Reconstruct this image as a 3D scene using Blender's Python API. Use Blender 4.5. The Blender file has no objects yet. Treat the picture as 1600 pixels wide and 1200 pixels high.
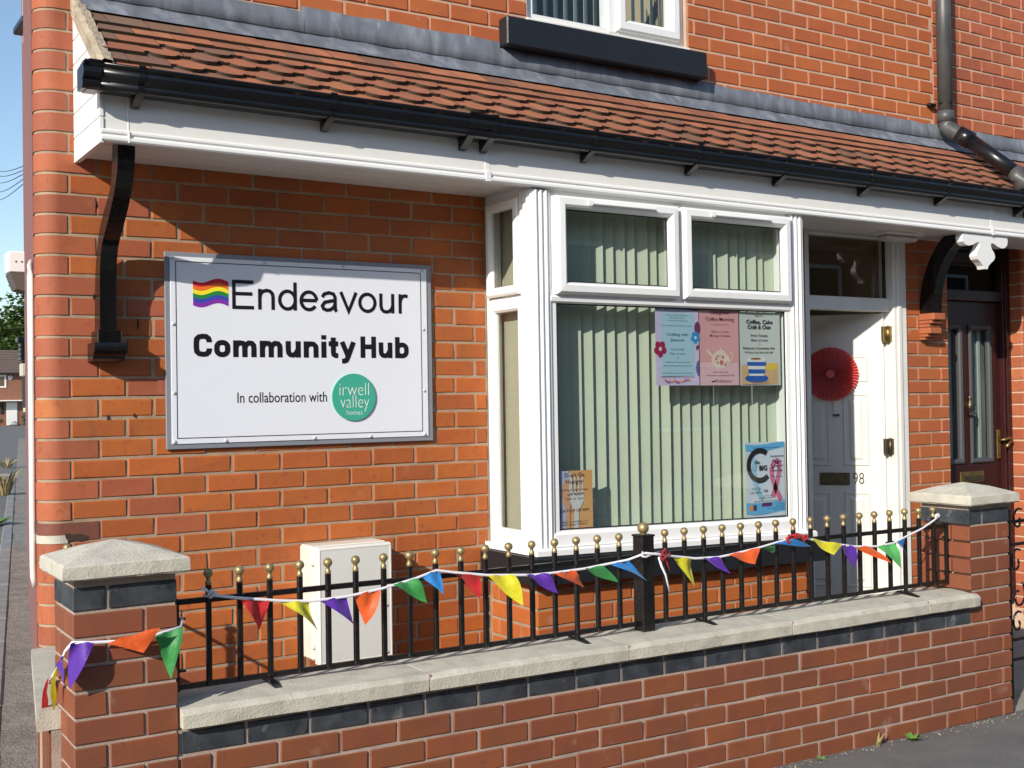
import bpy, bmesh, math, random
from mathutils import Vector, Matrix

random.seed(7)
scene = bpy.context.scene
COL = scene.collection
R = math.radians

# ------------------------------------------------------------------ camera
cam_data = bpy.data.cameras.new('camera')
cam = bpy.data.objects.new('camera', cam_data)
COL.objects.link(cam)
cam_data.sensor_width = 36.0
cam_data.lens = 1850.0 / 1600.0 * 36.0
cam_data.clip_start = 0.05
cam_data.clip_end = 2000.0
_yaw, _pitch, _roll = 0.5633, 0.0145, -0.0159
_f = Vector((math.sin(_yaw) * math.cos(_pitch), math.cos(_yaw) * math.cos(_pitch), math.sin(_pitch)))
_r = Vector((math.cos(_yaw), -math.sin(_yaw), 0))
_u = _r.cross(_f)
_r2 = _r * math.cos(_roll) + _u * math.sin(_roll)
_u2 = _u * math.cos(_roll) - _r * math.sin(_roll)
_m = Matrix((_r2, _u2, -_f)).transposed().to_4x4()
_m.translation = Vector((-0.1837, -4.8884, 1.6445))
cam.matrix_world = _m
scene.camera = cam

# ------------------------------------------------------------------ sky, sun, exposure
SUN_DIR = Vector((0.75, 0.43, -0.425)).normalized()      # the way the light travels
sun_el = math.asin(-SUN_DIR.z)
sun_rot = math.atan2(-SUN_DIR.x, -SUN_DIR.y)
world = bpy.data.worlds.new('World')
scene.world = world
world.use_nodes = True
wn = world.node_tree
sky = wn.nodes.new('ShaderNodeTexSky')
sky.sky_type = 'NISHITA'
sky.sun_disc = False
sky.sun_elevation = sun_el
sky.sun_rotation = sun_rot
sky.air_density = 1.0
sky.dust_density = 0.4
sky.ozone_density = 1.8
bg = wn.nodes['Background']
wn.links.new(sky.outputs[0], bg.inputs[0])
bg.inputs[1].default_value = 0.15
sl = bpy.data.lights.new('sun', 'SUN')
sl.energy = 5.0
sl.angle = R(0.5)
sl.color = (1.0, 0.93, 0.82)
sun = bpy.data.objects.new('sun', sl)
COL.objects.link(sun)
sun.rotation_euler = SUN_DIR.to_track_quat('-Z', 'Y').to_euler()
sun.location = (-8, -6, 9)
vs = scene.view_settings
vs.view_transform = 'Standard'
vs.look = 'None'
vs.exposure = 0.18
vs.gamma = 1.0
vs.use_curve_mapping = False

# ------------------------------------------------------------------ materials
MATS = {}

def mat(name, col=(.5, .5, .5), rough=.6, metal=0., var=None, vscale=6., vdet=4., bump=0., bscale=60., bdist=.002,
        random_src=None, hv=(.0, .0, .0), spots=None, coat=0., spec=.5, stretch=None, extra=None, bump2=None, streaks=None):
    """procedural Principled material. var: second colour mixed in by noise; random_src: 'OBJ' (object colour),
    'ISL' (random per island ramp list in hv); spots: (colour, scale, threshold, amount)"""
    if name in MATS:
        return MATS[name]
    m = bpy.data.materials.new(name)
    m.use_nodes = True
    nt = m.node_tree
    N, L = nt.nodes, nt.links
    b = N['Principled BSDF']
    b.inputs['Roughness'].default_value = rough
    b.inputs['Metallic'].default_value = metal
    b.inputs['Coat Weight'].default_value = coat
    b.inputs['Specular IOR Level'].default_value = spec
    tc = N.new('ShaderNodeTexCoord')
    geo = N.new('ShaderNodeNewGeometry')
    co = geo.outputs['Position']
    if stretch:
        mp = N.new('ShaderNodeMapping')
        mp.inputs['Scale'].default_value = stretch
        L.new(co, mp.inputs[0])
        co = mp.outputs[0]
    if random_src == 'OBJ':
        oi = N.new('ShaderNodeObjectInfo')
        base = oi.outputs['Color']
    elif random_src == 'ISL':
        cr = N.new('ShaderNodeValToRGB')
        cr.color_ramp.interpolation = 'CONSTANT'
        els = cr.color_ramp.elements
        n = len(hv)
        els[0].position = 0
        els[0].color = (*hv[0], 1)
        els[1].position = 1. / n
        els[1].color = (*hv[1 % n], 1)
        for i in range(2, n):
            e = els.new(i / n)
            e.color = (*hv[i], 1)
        L.new(geo.outputs['Random Per Island'], cr.inputs[0])
        base = cr.outputs[0]
    else:
        rgb = N.new('ShaderNodeRGB')
        rgb.outputs[0].default_value = (*col, 1)
        base = rgb.outputs[0]

    def noise(scale, det=4., rg=.55):
        n = N.new('ShaderNodeTexNoise')
        n.inputs['Scale'].default_value = scale
        n.inputs['Detail'].default_value = det
        n.inputs['Roughness'].default_value = rg
        L.new(co, n.inputs['Vector'])
        return n

    def mix(a, bcol, fac, mode='MIX'):
        x = N.new('ShaderNodeMix')
        x.data_type = 'RGBA'
        x.blend_type = mode
        if hasattr(fac, 'node'):
            L.new(fac, x.inputs[0])
        else:
            x.inputs[0].default_value = fac
        L.new(a, x.inputs[6])
        if hasattr(bcol, 'node'):
            L.new(bcol, x.inputs[7])
        else:
            x.inputs[7].default_value = (*bcol, 1)
        return x.outputs[2]

    def ramp(val, lo, hi, a=0., c=1.):
        r = N.new('ShaderNodeMapRange')
        r.inputs[1].default_value = lo
        r.inputs[2].default_value = hi
        r.inputs[3].default_value = a
        r.inputs[4].default_value = c
        L.new(val, r.inputs[0])
        return r.outputs[0]
    if var is not None:
        nz = noise(vscale, vdet)
        base = mix(base, var[0], ramp(nz.outputs[0], .38, .68, 0., var[1]))
    if spots is not None:
        for (scol, sscale, thr, amt) in spots:
            nz = noise(sscale, 5., .6)
            base = mix(base, scol, ramp(nz.outputs[0], thr, thr + .09, 0., amt))
    if streaks is not None:                      # run-off stains and weathering: tall thin patches
        for (scol, sc3, lo, hi, amt) in streaks:
            mp2 = N.new('ShaderNodeMapping')
            mp2.inputs['Scale'].default_value = sc3
            L.new(geo.outputs['Position'], mp2.inputs[0])
            nz = N.new('ShaderNodeTexNoise')
            nz.inputs['Scale'].default_value = 1.0
            nz.inputs['Detail'].default_value = 6.
            nz.inputs['Roughness'].default_value = .65
            L.new(mp2.outputs[0], nz.inputs['Vector'])
            base = mix(base, scol, ramp(nz.outputs[0], lo, hi, 0., amt))
    L.new(base, b.inputs['Base Color'])
    if bump > 0:
        nz = noise(bscale, 5., .6)
        bp = N.new('ShaderNodeBump')
        bp.inputs['Strength'].default_value = bump
        bp.inputs['Distance'].default_value = bdist
        L.new(nz.outputs[0], bp.inputs['Height'])
        last = bp
        if bump2:
            nz2 = noise(bump2[0], 3.)
            b2 = N.new('ShaderNodeBump')
            b2.inputs['Strength'].default_value = bump2[1]
            b2.inputs['Distance'].default_value = bump2[2]
            L.new(nz2.outputs[0], b2.inputs['Height'])
            L.new(bp.outputs[0], b2.inputs['Normal'])
            last = b2
        L.new(last.outputs[0], b.inputs['Normal'])
        L.new(ramp(nz.outputs[0], .3, .7, max(0, rough - .1), min(1, rough + .1)), b.inputs['Roughness'])
    if extra:
        extra(nt, b, L, N)
    MATS[name] = m
    return m

def glass_mat(name, tint=(.92, .96, .95), refl=1.0, rough=.0):
    m = bpy.data.materials.new(name)
    m.use_nodes = True
    nt = m.node_tree
    N, L = nt.nodes, nt.links
    for n in list(N):
        N.remove(n)
    out = N.new('ShaderNodeOutputMaterial')
    tr = N.new('ShaderNodeBsdfTransparent')
    tr.inputs[0].default_value = (*tint, 1)
    gl = N.new('ShaderNodeBsdfGlossy')
    gl.inputs['Roughness'].default_value = rough
    gl.inputs[0].default_value = (.95, .97, 1, 1)
    ge = N.new('ShaderNodeNewGeometry')
    dt = N.new('ShaderNodeVectorMath'); dt.operation = 'DOT_PRODUCT'
    L.new(ge.outputs['Incoming'], dt.inputs[0]); L.new(ge.outputs['Normal'], dt.inputs[1])
    ab = N.new('ShaderNodeMath'); ab.operation = 'ABSOLUTE'; L.new(dt.outputs['Value'], ab.inputs[0])
    om = N.new('ShaderNodeMath'); om.operation = 'SUBTRACT'; om.inputs[0].default_value = 1.0; L.new(ab.outputs[0], om.inputs[1])
    pw = N.new('ShaderNodeMath'); pw.operation = 'POWER'; L.new(om.outputs[0], pw.inputs[0]); pw.inputs[1].default_value = 5.0
    ml = N.new('ShaderNodeMath'); ml.operation = 'MULTIPLY_ADD'; L.new(pw.outputs[0], ml.inputs[0])
    ml.inputs[1].default_value = .92 * refl
    ml.inputs[2].default_value = .075 * refl
    mx = N.new('ShaderNodeMixShader')
    L.new(ml.outputs[0], mx.inputs[0])
    L.new(tr.outputs[0], mx.inputs[1])
    L.new(gl.outputs[0], mx.inputs[2])
    L.new(mx.outputs[0], out.inputs[0])
    MATS[name] = m
    return m

HOUSE_COLS = [(.42, .110, .019), (.40, .102, .019), (.43, .117, .021), (.415, .108, .018), (.375, .095, .022), (.425, .114, .019), (.40, .104, .021)]
CORNER_COLS = [(.375, .102, .040), (.35, .095, .042), (.385, .106, .040), (.32, .086, .040)]
GARDEN_COLS = [(.222, .066, .025), (.232, .070, .026), (.212, .062, .025), (.226, .067, .024), (.214, .065, .028)]
UPPER_COLS = [(.45, .120, .030), (.425, .108, .029), (.465, .130, .034), (.44, .115, .030), (.455, .125, .030), (.415, .103, .031)]

M_BRICK = mat('house_brick', random_src='OBJ', rough=.72, var=((.30, .075, .03), .35), vscale=14., bump=.35, bscale=160., bdist=.0016,
              spots=[((.54, .27, .14), 7., .62, .22), ((.22, .05, .018), 31., .58, .5), ((.06, .03, .025), 19., .72, .75), ((.62, .50, .38), 45., .70, .45)], bump2=(22., .3, .004),
              streaks=[((.20, .055, .022), (1.6, 1.6, 1.1), .50, .72, .45), ((.11, .05, .03), (9., 9., 3.5), .60, .75, .5), ((.58, .36, .23), (5., 5., 3.), .66, .82, .35)])
M_GBRICK = mat('garden_brick', random_src='OBJ', rough=.62, var=((.165, .052, .030), .45), vscale=9., bump=.35, bscale=240., bdist=.001,
               spots=[((.42, .30, .25), 7., .64, .25), ((.10, .045, .032), 26., .64, .5), ((.52, .40, .33), 50., .72, .5)], bump2=(15., .12, .003),
               streaks=[((.115, .050, .030), (1.8, 1.8, 1.4), .50, .72, .5), ((.42, .33, .27), (7., 7., 2.), .66, .82, .35)])
M_UBRICK = mat('upper_brick', random_src='ISL', hv=UPPER_COLS, rough=.72, var=((.33, .085, .036), .3), vscale=12., bump=.35, bscale=160., bdist=.0015,
               spots=[((.60, .38, .28), 8., .64, .3), ((.16, .05, .03), 30., .72, .4)],
               streaks=[((.26, .07, .03), (1.4, 1.4, .9), .50, .72, .4), ((.60, .42, .31), (4., 4., 2.), .64, .80, .35)])
M_BLUE = mat('blue_brick', (.030, .034, .041), .42, var=((.075, .082, .092), .7), vscale=11., bump=.4, bscale=60., bdist=.003,
             spots=[((.32, .33, .33), 8., .60, .35), ((.012, .013, .016), 17., .58, .7)])
M_MORTAR = mat('mortar', (.40, .295, .20), .92, var=((.25, .18, .125), .8), vscale=10., bump=.8, bscale=220., bdist=.003)
M_MORTAR_P = mat('pale_mortar', (.57, .40, .29), .92, var=((.42, .28, .20), .7), vscale=9., bump=.7, bscale=220., bdist=.003)
M_MORTAR_G = mat('garden_mortar', (.42, .33, .27), .92, var=((.27, .21, .175), .7), vscale=9., bump=.8, bscale=220., bdist=.003)
M_STONE = mat('cast_stone', (.53, .50, .42), .9, var=((.40, .375, .31), .8), vscale=13., bump=.8, bscale=130., bdist=.0035,
              streaks=[((.30, .28, .22), (2.5, 2.5, 2.5), .54, .76, .45), ((.16, .15, .12), (26., 26., 26.), .62, .72, .6), ((.30, .30, .17), (6., 6., 6.), .62, .80, .4)],
              spots=[((.24, .22, .18), 38., .67, .55), ((.62, .58, .47), 18., .64, .4)])
M_UPVC = mat('white_upvc', (.80, .80, .79), .3, var=((.76, .755, .73), .5), vscale=3., streaks=[((.56, .54, .48), (7., 7., 1.6), .60, .82, .3)])
M_UPVC_D = mat('white_upvc_boards', (.78, .77, .74), .36, var=((.72, .705, .66), .6), vscale=4., stretch=(1, 1, 3),
               streaks=[((.50, .47, .40), (5., 2., .9), .58, .80, .35), ((.35, .33, .28), (14., 8., 5.), .68, .8, .3)])
M_GASKET = mat('black_gasket', (.015, .015, .016), .6)
M_BLACK = mat('black_gloss_plastic', (.005, .0055, .0075), .30, var=((.010, .010, .011), .4), vscale=9.)
M_BLACKW = mat('black_painted_timber', (.0035, .0035, .004), .22, var=((.012, .010, .009), .5), vscale=5., stretch=(6, 6, 1), bump=.12, bscale=14., bdist=.002)
M_GREYP = mat('weathered_grey_plastic', (.055, .055, .056), .45, var=((.11, .11, .11), .5), vscale=7.)
M_IRON = mat('black_iron', (.006, .0055, .0055), .32, var=((.016, .013, .012), .5), vscale=20., bump=.15, bscale=70., bdist=.001)
M_GOLD = mat('gold_paint', (.42, .32, .15), .48, metal=.6, var=((.22, .17, .09), .8), vscale=60., bump=.2, bscale=120., bdist=.001)
M_BRASS = mat('old_brass', (.36, .26, .10), .38, metal=.85, var=((.12, .085, .04), .7), vscale=40.)
M_DBRASS = mat('tarnished_brass', (.15, .125, .075), .42, metal=.8, var=((.06, .05, .035), .7), vscale=50.)
M_LEAD = mat('lead_sheet', (.12, .132, .155), .48, metal=.0, var=((.20, .225, .26), .7), vscale=5., stretch=(3.5, 2, 1.2), bump=.15, bscale=4., bdist=.003,
             streaks=[((.34, .37, .41), (11., 11., 2.2), .52, .74, .65), ((.05, .055, .065), (4., 4., 9.), .56, .74, .55), ((.48, .50, .53), (30., 30., 9.), .66, .78, .5)])
M_TILE = mat('clay_tile', random_src='OBJ', rough=.78, var=((.20, .075, .045), .5), vscale=11., bump=.4, bscale=130., bdist=.002,
             spots=[((.13, .105, .06), 12., .64, .6), ((.38, .24, .17), 30., .69, .35)])
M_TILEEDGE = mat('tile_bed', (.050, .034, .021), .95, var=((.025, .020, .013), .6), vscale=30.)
M_NAVY = mat('dark_sill_paint', (.008, .0105, .015), .5, var=((.012, .015, .019), .5), vscale=5., bump=.12, bscale=70., bdist=.001)
M_SIGNW = mat('sign_white', (.76, .785, .84), .30, var=((.735, .76, .82), .4), vscale=2.)
M_SIGNG = mat('sign_grey', (.22, .235, .27), .4)
M_INK = mat('black_ink', (.008, .007, .010), .4)
M_BOX = mat('cream_meter_box', (.74, .71, .64), .45, var=((.62, .58, .48), .5), vscale=5., bump=.1, bscale=150., bdist=.0008)
M_BOXF = mat('grey_meter_door', (.68, .68, .64), .45, streaks=[((.45, .43, .36), (8., 8., 1.5), .60, .8, .35)], var=((.62, .62, .575), .5), vscale=4., bump=.1, bscale=150., bdist=.0008)
M_DOOR = mat('white_door_paint', (.70, .68, .63), .4, var=((.65, .63, .575), .5), vscale=4.)
M_FRAMEW = mat('white_frame_paint', (.78, .765, .72), .38, var=((.66, .62, .54), .5), vscale=5., streaks=[((.45, .40, .32), (9., 9., 2.), .62, .8, .4)])
M_BURG = mat('burgundy_door', (.040, .009, .009), .33, var=((.022, .006, .006), .6), vscale=3., stretch=(12, 12, .8), bump=.1, bscale=20., bdist=.001)
M_GREYT = mat('grey_glazing_trim', (.06, .062, .066), .4)
M_BLIND = mat('sage_blind', (.48, .525, .415), .75, var=((.44, .48, .38), .5), vscale=5., bump=.15, bscale=300., bdist=.0006)
M_BLINDB = mat('beige_blind', (.40, .37, .28), .8, var=((.36, .33, .25), .5), vscale=5.)
M_BLINDU = mat('pale_blue_blind', (.42, .50, .46), .75)
M_WALLIN = mat('interior_wall', (.34, .29, .19), .8)
M_ASPH = mat('asphalt', (.155, .150, .142), .92, var=((.105, .102, .098), .7), vscale=3.5, bump=1., bscale=190., bdist=.006,
             spots=[((.25, .24, .22), 130., .68, .6), ((.075, .073, .070), 1.2, .56, .5), ((.15, .145, .13), 30., .69, .4)])
M_ROUGH = mat('worn_tarmac', (.29, .262, .225), .95, var=((.18, .162, .14), .8), vscale=5., bump=1., bscale=75., bdist=.02,
              spots=[((.46, .43, .38), 85., .66, .6), ((.07, .065, .058), 16., .62, .7)], bump2=(14., .8, .03))
M_ROAD = mat('side_road', (.15, .147, .14), .9, var=((.10, .098, .095), .6), vscale=1.5, bump=.8, bscale=120., bdist=.006,
             spots=[((.13, .125, .12), .9, .57, .5)])
M_KERB = mat('kerb_stone', (.24, .24, .235), .85, var=((.16, .16, .155), .7), vscale=6., bump=.6, bscale=60., bdist=.006)
M_CONC = mat('concrete', (.34, .31, .25), .9, var=((.22, .20, .16), .7), vscale=4., bump=.6, bscale=90., bdist=.004)
M_GROUND = mat('far_ground', (.09, .09, .085), .95, var=((.06, .062, .055), .6), vscale=.6)
M_RIBBON = mat('white_ribbon', (.78, .76, .80), .55)
FLAGC = dict(red=(.62, .012, .018), yellow=(.80, .74, .02), purple=(.105, .018, .40), orange=(.83, .12, .012), green=(.03, .30, .06), blue=(.012, .22, .60), lightgreen=(.10, .50, .12))

def cloth_extra(colr):
    def fn(nt, b, L, N):
        b.inputs['Sheen Weight'].default_value = .25
        t = N.new('ShaderNodeBsdfTranslucent')
        t.inputs[0].default_value = (*[min(1, c * 1.1) for c in colr], 1)
        mx = N.new('ShaderNodeMixShader')
        mx.inputs[0].default_value = .28
        out = [n for n in N if n.type == 'OUTPUT_MATERIAL'][0]
        L.new(b.outputs[0], mx.inputs[1])
        L.new(t.outputs[0], mx.inputs[2])
        L.new(mx.outputs[0], out.inputs[0])
    return fn
for k, v in FLAGC.items():
    mat('flag_' + k, tuple(c * .94 + .008 for c in v), .55, extra=cloth_extra(v), var=(tuple(c * .78 for c in v), .6), vscale=35., bump=.9, bscale=26., bdist=.006)
G_WIN = glass_mat('window_glass', (.84, .885, .87), 0.9)
G_DARK = glass_mat('dark_glass', (.80, .79, .74), 0.7)
G_OBS = glass_mat('textured_door_glass', (.62, .68, .68), 1.0, .08)

# ------------------------------------------------------------------ mesh helpers
class MB:
    def __init__(self):
        self.v, self.f, self.sm = [], [], []

    def add(self, vs_, fs_, smooth=False, M=None):
        o = len(self.v)
        if M is not None:
            vs_ = [M @ Vector(p) for p in vs_]
        self.v += [tuple(p) for p in vs_]
        self.f += [tuple(i + o for i in f) for f in fs_]
        self.sm += [smooth] * len(fs_)
        return self

    def box(self, x0, x1, y0, y1, z0, z1, b=0., M=None, jit=0.):
        if x1 < x0: x0, x1 = x1, x0
        if y1 < y0: y0, y1 = y1, y0
        if z1 < z0: z0, z1 = z1, z0
        lo, hi = (x0, y0, z0), (x1, y1, z1)
        b = min(b, .45 * min(x1 - x0, y1 - y0, z1 - z0))
        if b <= 0:
            vs_ = [(hi[0] if i & 1 else lo[0], hi[1] if i & 2 else lo[1], hi[2] if i & 4 else lo[2]) for i in range(8)]
            fs_ = [(0, 2, 3, 1), (4, 5, 7, 6), (0, 1, 5, 4), (2, 6, 7, 3), (0, 4, 6, 2), (1, 3, 7, 5)]
            return self.add(vs_, fs_, M=M)
        vs_, idx = [], {}
        for i in range(8):
            s = [(i >> a) & 1 for a in range(3)]
            for a in range(3):
                p = []
                for c in range(3):
                    base = hi[c] if s[c] else lo[c]
                    if c != a:
                        base += -b if s[c] else b
                    p.append(base + (random.uniform(-jit, jit) if jit else 0))
                idx[(i, a)] = len(vs_)
                vs_.append(tuple(p))
        fs_ = []
        for a in range(3):
            o1, o2 = [c for c in range(3) if c != a]
            for s in (0, 1):
                cs = [(s << a), (s << a) | (1 << o1), (s << a) | (1 << o1) | (1 << o2), (s << a) | (1 << o2)]
                fs_.append(tuple(idx[(c, a)] for c in cs))
        for e in range(3):
            a, c = [q for q in range(3) if q != e]
            for sa in (0, 1):
                for sc_ in (0, 1):
                    c0 = (sa << a) | (sc_ << c)
                    c1 = c0 | (1 << e)
                    fs_.append((idx[(c0, a)], idx[(c1, a)], idx[(c1, c)], idx[(c0, c)]))
        for i in range(8):
            fs_.append((idx[(i, 0)], idx[(i, 1)], idx[(i, 2)]))
        return self.add(vs_, fs_, M=M)

    def ring(self, u0, u1, v0, v1, prof, M=None, close=False):
        """mitred rectangular frame: prof is a list of (inset, w)"""
        n = len(prof)
        vs_ = []
        for (i, w) in prof:
            vs_ += [(u0 + i, v0 + i, w), (u1 - i, v0 + i, w), (u1 - i, v1 - i, w), (u0 + i, v1 - i, w)]
        fs_ = []
        for k in range(n - 1):
            for c in range(4):
                d = (c + 1) % 4
                fs_.append((k * 4 + c, k * 4 + d, (k + 1) * 4 + d, (k + 1) * 4 + c))
        if close:
            k = n - 1
            fs_.append((k * 4, k * 4 + 1, k * 4 + 2, k * 4 + 3))
        return self.add(vs_, fs_, M=M)

    def prism(self, poly, d0, d1, M=None, smooth=False):
        """polygon (u,v) extruded along w from d0 to d1"""
        n = len(poly)
        vs_ = [(p[0], p[1], d0) for p in poly] + [(p[0], p[1], d1) for p in poly]
        o = len(self.v)
        if M is not None:
            vs_ = [M @ Vector(p) for p in vs_]
        self.v += [tuple(p) for p in vs_]
        self.f.append(tuple(range(o + n - 1, o - 1, -1)))
        self.f.append(tuple(range(o + n, o + 2 * n)))
        self.sm += [False, False]
        for i in range(n):
            j = (i + 1) % n
            self.f.append((o + i, o + j, o + n + j, o + n + i))
            self.sm.append(smooth)
        return self

    def tube(self, pts, rad, sides=8, caps=True, M=None, flat=1.0):
        pts = [Vector(p) for p in pts]
        n = len(pts)
        rads = rad if isinstance(rad, (list, tuple)) else [rad] * n
        vs_, fs_ = [], []
        ref = Vector((0, 0, 1))
        for i, p in enumerate(pts):
            t = (pts[min(i + 1, n - 1)] - pts[max(i - 1, 0)]).normalized()
            rf = ref if abs(t.dot(ref)) < .95 else Vector((1, 0, 0))
            a = t.cross(rf).normalized()
            b = a.cross(t).normalized()
            for s in range(sides):
                th = 2 * math.pi * s / sides
                vs_.append(p + (a * math.cos(th) * flat + b * math.sin(th)) * rads[i])
        for i in range(n - 1):
            for s in range(sides):
                s2 = (s + 1) % sides
                fs_.append((i * sides + s, i * sides + s2, (i + 1) * sides + s2, (i + 1) * sides + s))
        self.add(vs_, fs_, True, M)
        if caps:
            o = len(self.v) - len(vs_)
            self.f += [tuple(o + s for s in range(sides - 1, -1, -1)), tuple(o + (n - 1) * sides + s for s in range(sides))]
            self.sm += [False, False]
        return self

    def lathe(self, prof, c=(0, 0, 0), sides=14, M=None):
        vs_, fs_ = [], []
        n = len(prof)
        for (r, z) in prof:
            for s in range(sides):
                th = 2 * math.pi * s / sides
                vs_.append((c[0] + r * math.cos(th), c[1] + r * math.sin(th), c[2] + z))
        for i in range(n - 1):
            for s in range(sides):
                s2 = (s + 1) % sides
                fs_.append((i * sides + s, i * sides + s2, (i + 1) * sides + s2, (i + 1) * sides + s))
        fs_.append(tuple(range(sides - 1, -1, -1)))
        fs_.append(tuple((n - 1) * sides + s for s in range(sides)))
        return self.add(vs_, fs_, True, M)

    def sweep(self, prof, xs, zoff=None, M=None, smooth=False, caps=True):
        """(y,z) profile extruded along X through stations xs; zoff(x) lifts each station"""
        n = len(prof)
        vs_, fs_ = [], []
        for x in xs:
            dz = zoff(x) if zoff else 0.
            vs_ += [(x, p[0], p[1] + dz) for p in prof]
        for i in range(len(xs) - 1):
            for k in range(n):
                k2 = (k + 1) % n
                fs_.append((i * n + k, i * n + k2, (i + 1) * n + k2, (i + 1) * n + k))
        self.add(vs_, fs_, smooth, M)
        if caps:
            o = len(self.v) - len(vs_)
            self.f += [tuple(o + k for k in range(n - 1, -1, -1)), tuple(o + (len(xs) - 1) * n + k for k in range(n))]
            self.sm += [False, False]
        return self

    def mesh(self, name):
        me = bpy.data.meshes.new(name)
        me.from_pydata(self.v, [], self.f)
        bm = bmesh.new()
        bm.from_mesh(me)
        bmesh.ops.recalc_face_normals(bm, faces=bm.faces)
        bm.to_mesh(me)
        bm.free()
        if any(self.sm):
            me.polygons.foreach_set('use_smooth', self.sm)
        me.update()
        return me

    def build(self, name, material, parent=None):
        me = self.mesh(name)
        me.materials.append(material)
        o = bpy.data.objects.new(name, me)
        COL.objects.link(o)
        put(o, parent)
        return o

def put(o, parent):
    if parent is None:
        return
    o.parent = parent
    if parent.type == 'EMPTY':
        o.matrix_parent_inverse = Matrix.Translation(-parent.location)

def tag(o, label=None, cat=None, group=None, kind=None):
    if label: o['label'] = label
    if cat: o['category'] = cat
    if group: o['group'] = group
    if kind: o['kind'] = kind
    return o

def thing(name, loc, label, cat, group=None):
    o = bpy.data.objects.new(name, None)
    COL.objects.link(o)
    o.location = loc
    o.empty_display_size = .1
    return tag(o, label, cat, group)

def instance(me, name, parent, loc=(0, 0, 0), rot=None, color=None):
    o = bpy.data.objects.new(name, me)
    COL.objects.link(o)
    o.location = loc
    if rot: o.rotation_euler = rot
    if color: o.color = (*color, 1)
    put(o, parent)
    return o

def basis(o, u, v, w):
    u, v, w = Vector(u), Vector(v), Vector(w)
    m = Matrix((u, v, w)).transposed().to_4x4()
    m.translation = Vector(o)
    return m

def FR(y):          # plane facing the street at depth y: u = X, v = Z, w = out towards the street
    return basis((0, y, 0), (1, 0, 0), (0, 0, 1), (0, -1, 0))

def LS(x):          # plane facing left at x: u = -Y, v = Z, w = -X
    return basis((x, 0, 0), (0, -1, 0), (0, 0, 1), (-1, 0, 0))

def jcol(c, s=.10):
    k = 1 + random.uniform(-s, s)
    return tuple(max(0, x * k * (1 + random.uniform(-.03, .03))) for x in c)

def _cap():
    cu_ = bpy.data.curves.new('t', 'FONT'); cu_.body = 'E'; cu_.size = 1.0
    ob = bpy.data.objects.new('t', cu_); COL.objects.link(ob)
    me = bpy.data.meshes.new_from_object(ob.evaluated_get(bpy.context.evaluated_depsgraph_get()))
    c = max(p.co.y for p in me.vertices)
    bpy.data.objects.remove(ob); bpy.data.curves.remove(cu_); bpy.data.meshes.remove(me)
    return c
CAP = _cap()

def text_mb(mb, s, M, u0=None, u1=None, v=0., h=.02, cu=None, w=.0, bold=0., res=3, width=None, slant=0.):
    """lettering as flat mesh: capitals h high on baseline v, fitted to the span u0..u1 or centred on cu"""
    cu_ = bpy.data.curves.new('t', 'FONT')
    cu_.body = s
    cu_.size = 1.0
    cu_.resolution_u = res
    cu_.offset = bold
    cu_.fill_mode = 'FRONT'
    cu_.shear = slant
    ob = bpy.data.objects.new('t', cu_)
    COL.objects.link(ob)
    dg = bpy.context.evaluated_depsgraph_get()
    me = bpy.data.meshes.new_from_object(ob.evaluated_get(dg))
    xs = [p.co.x for p in me.vertices]
    if not xs:
        bpy.data.objects.remove(ob); bpy.data.curves.remove(cu_)
        return mb
    x0, x1 = min(xs), max(xs)
    sy = h / CAP
    if u0 is not None and u1 is not None:
        sx = (u1 - u0) / (x1 - x0)
        ox = u0 - x0 * sx
    else:
        sx = sy if width is None else width / (x1 - x0)
        ox = (cu - (x0 + x1) / 2 * sx) if cu is not None else u0 - x0 * sx
    vs_ = [(p.co.x * sx + ox, p.co.y * sy + v, w) for p in me.vertices]
    mb.add(vs_, [tuple(p.vertices) for p in me.polygons], M=M)
    bpy.data.objects.remove(ob)
    bpy.data.curves.remove(cu_)
    bpy.data.meshes.remove(me)
    return mb

def disc(mb, cu, cv, r, M, w=0., n=24, sx=1.):
    return mb.add([(cu + r * sx * math.cos(2 * math.pi * i / n), cv + r * math.sin(2 * math.pi * i / n), w) for i in range(n)], [tuple(range(n))], M=M)

def rect(mb, u0, u1, v0, v1, M, w=0.):
    return mb.add([(u0, v0, w), (u1, v0, w), (u1, v1, w), (u0, v1, w)], [(0, 1, 2, 3)], M=M)

def tilt(x):                  # the whole row of building trim falls gently to the right
    return -.0055 * (x - .9)

# ================================================================== GROUND
def gz(x):
    if x < 2: return .115
    if x > 7: return .042
    return .115 - (x - 2) / 5 * .073
mb = MB()
gx = [-400, -60, -8, 0, 2, 3, 4, 5, 6, 7, 9, 60, 400]
gy = [-400, -60, -3, 0, 12, 60, 160, 700]
vv = [(x, y, gz(x) - .02) for y in gy for x in gx]
n = len(gx)
ff = [(j * n + i, j * n + i + 1, (j + 1) * n + i + 1, (j + 1) * n + i) for j in range(len(gy) - 1) for i in range(n - 1)]
tag(mb.add(vv, ff).build('ground', M_GROUND), kind='structure')
# front pavement: tarmac up to the foot of the garden wall
mb = MB()
px = [-3, 0, 2, 3, 4, 5, 6, 7, 12, 30]
vv = []
for x in px:
    vv += [(x, -9.0, gz(x)), (x, -1.24, gz(x) + .004)]
tag(mb.add(vv, [(2 * i, 2 * i + 2, 2 * i + 3, 2 * i + 1) for i in range(len(px) - 1)]).build('pavement', M_ASPH), kind='structure')
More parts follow.
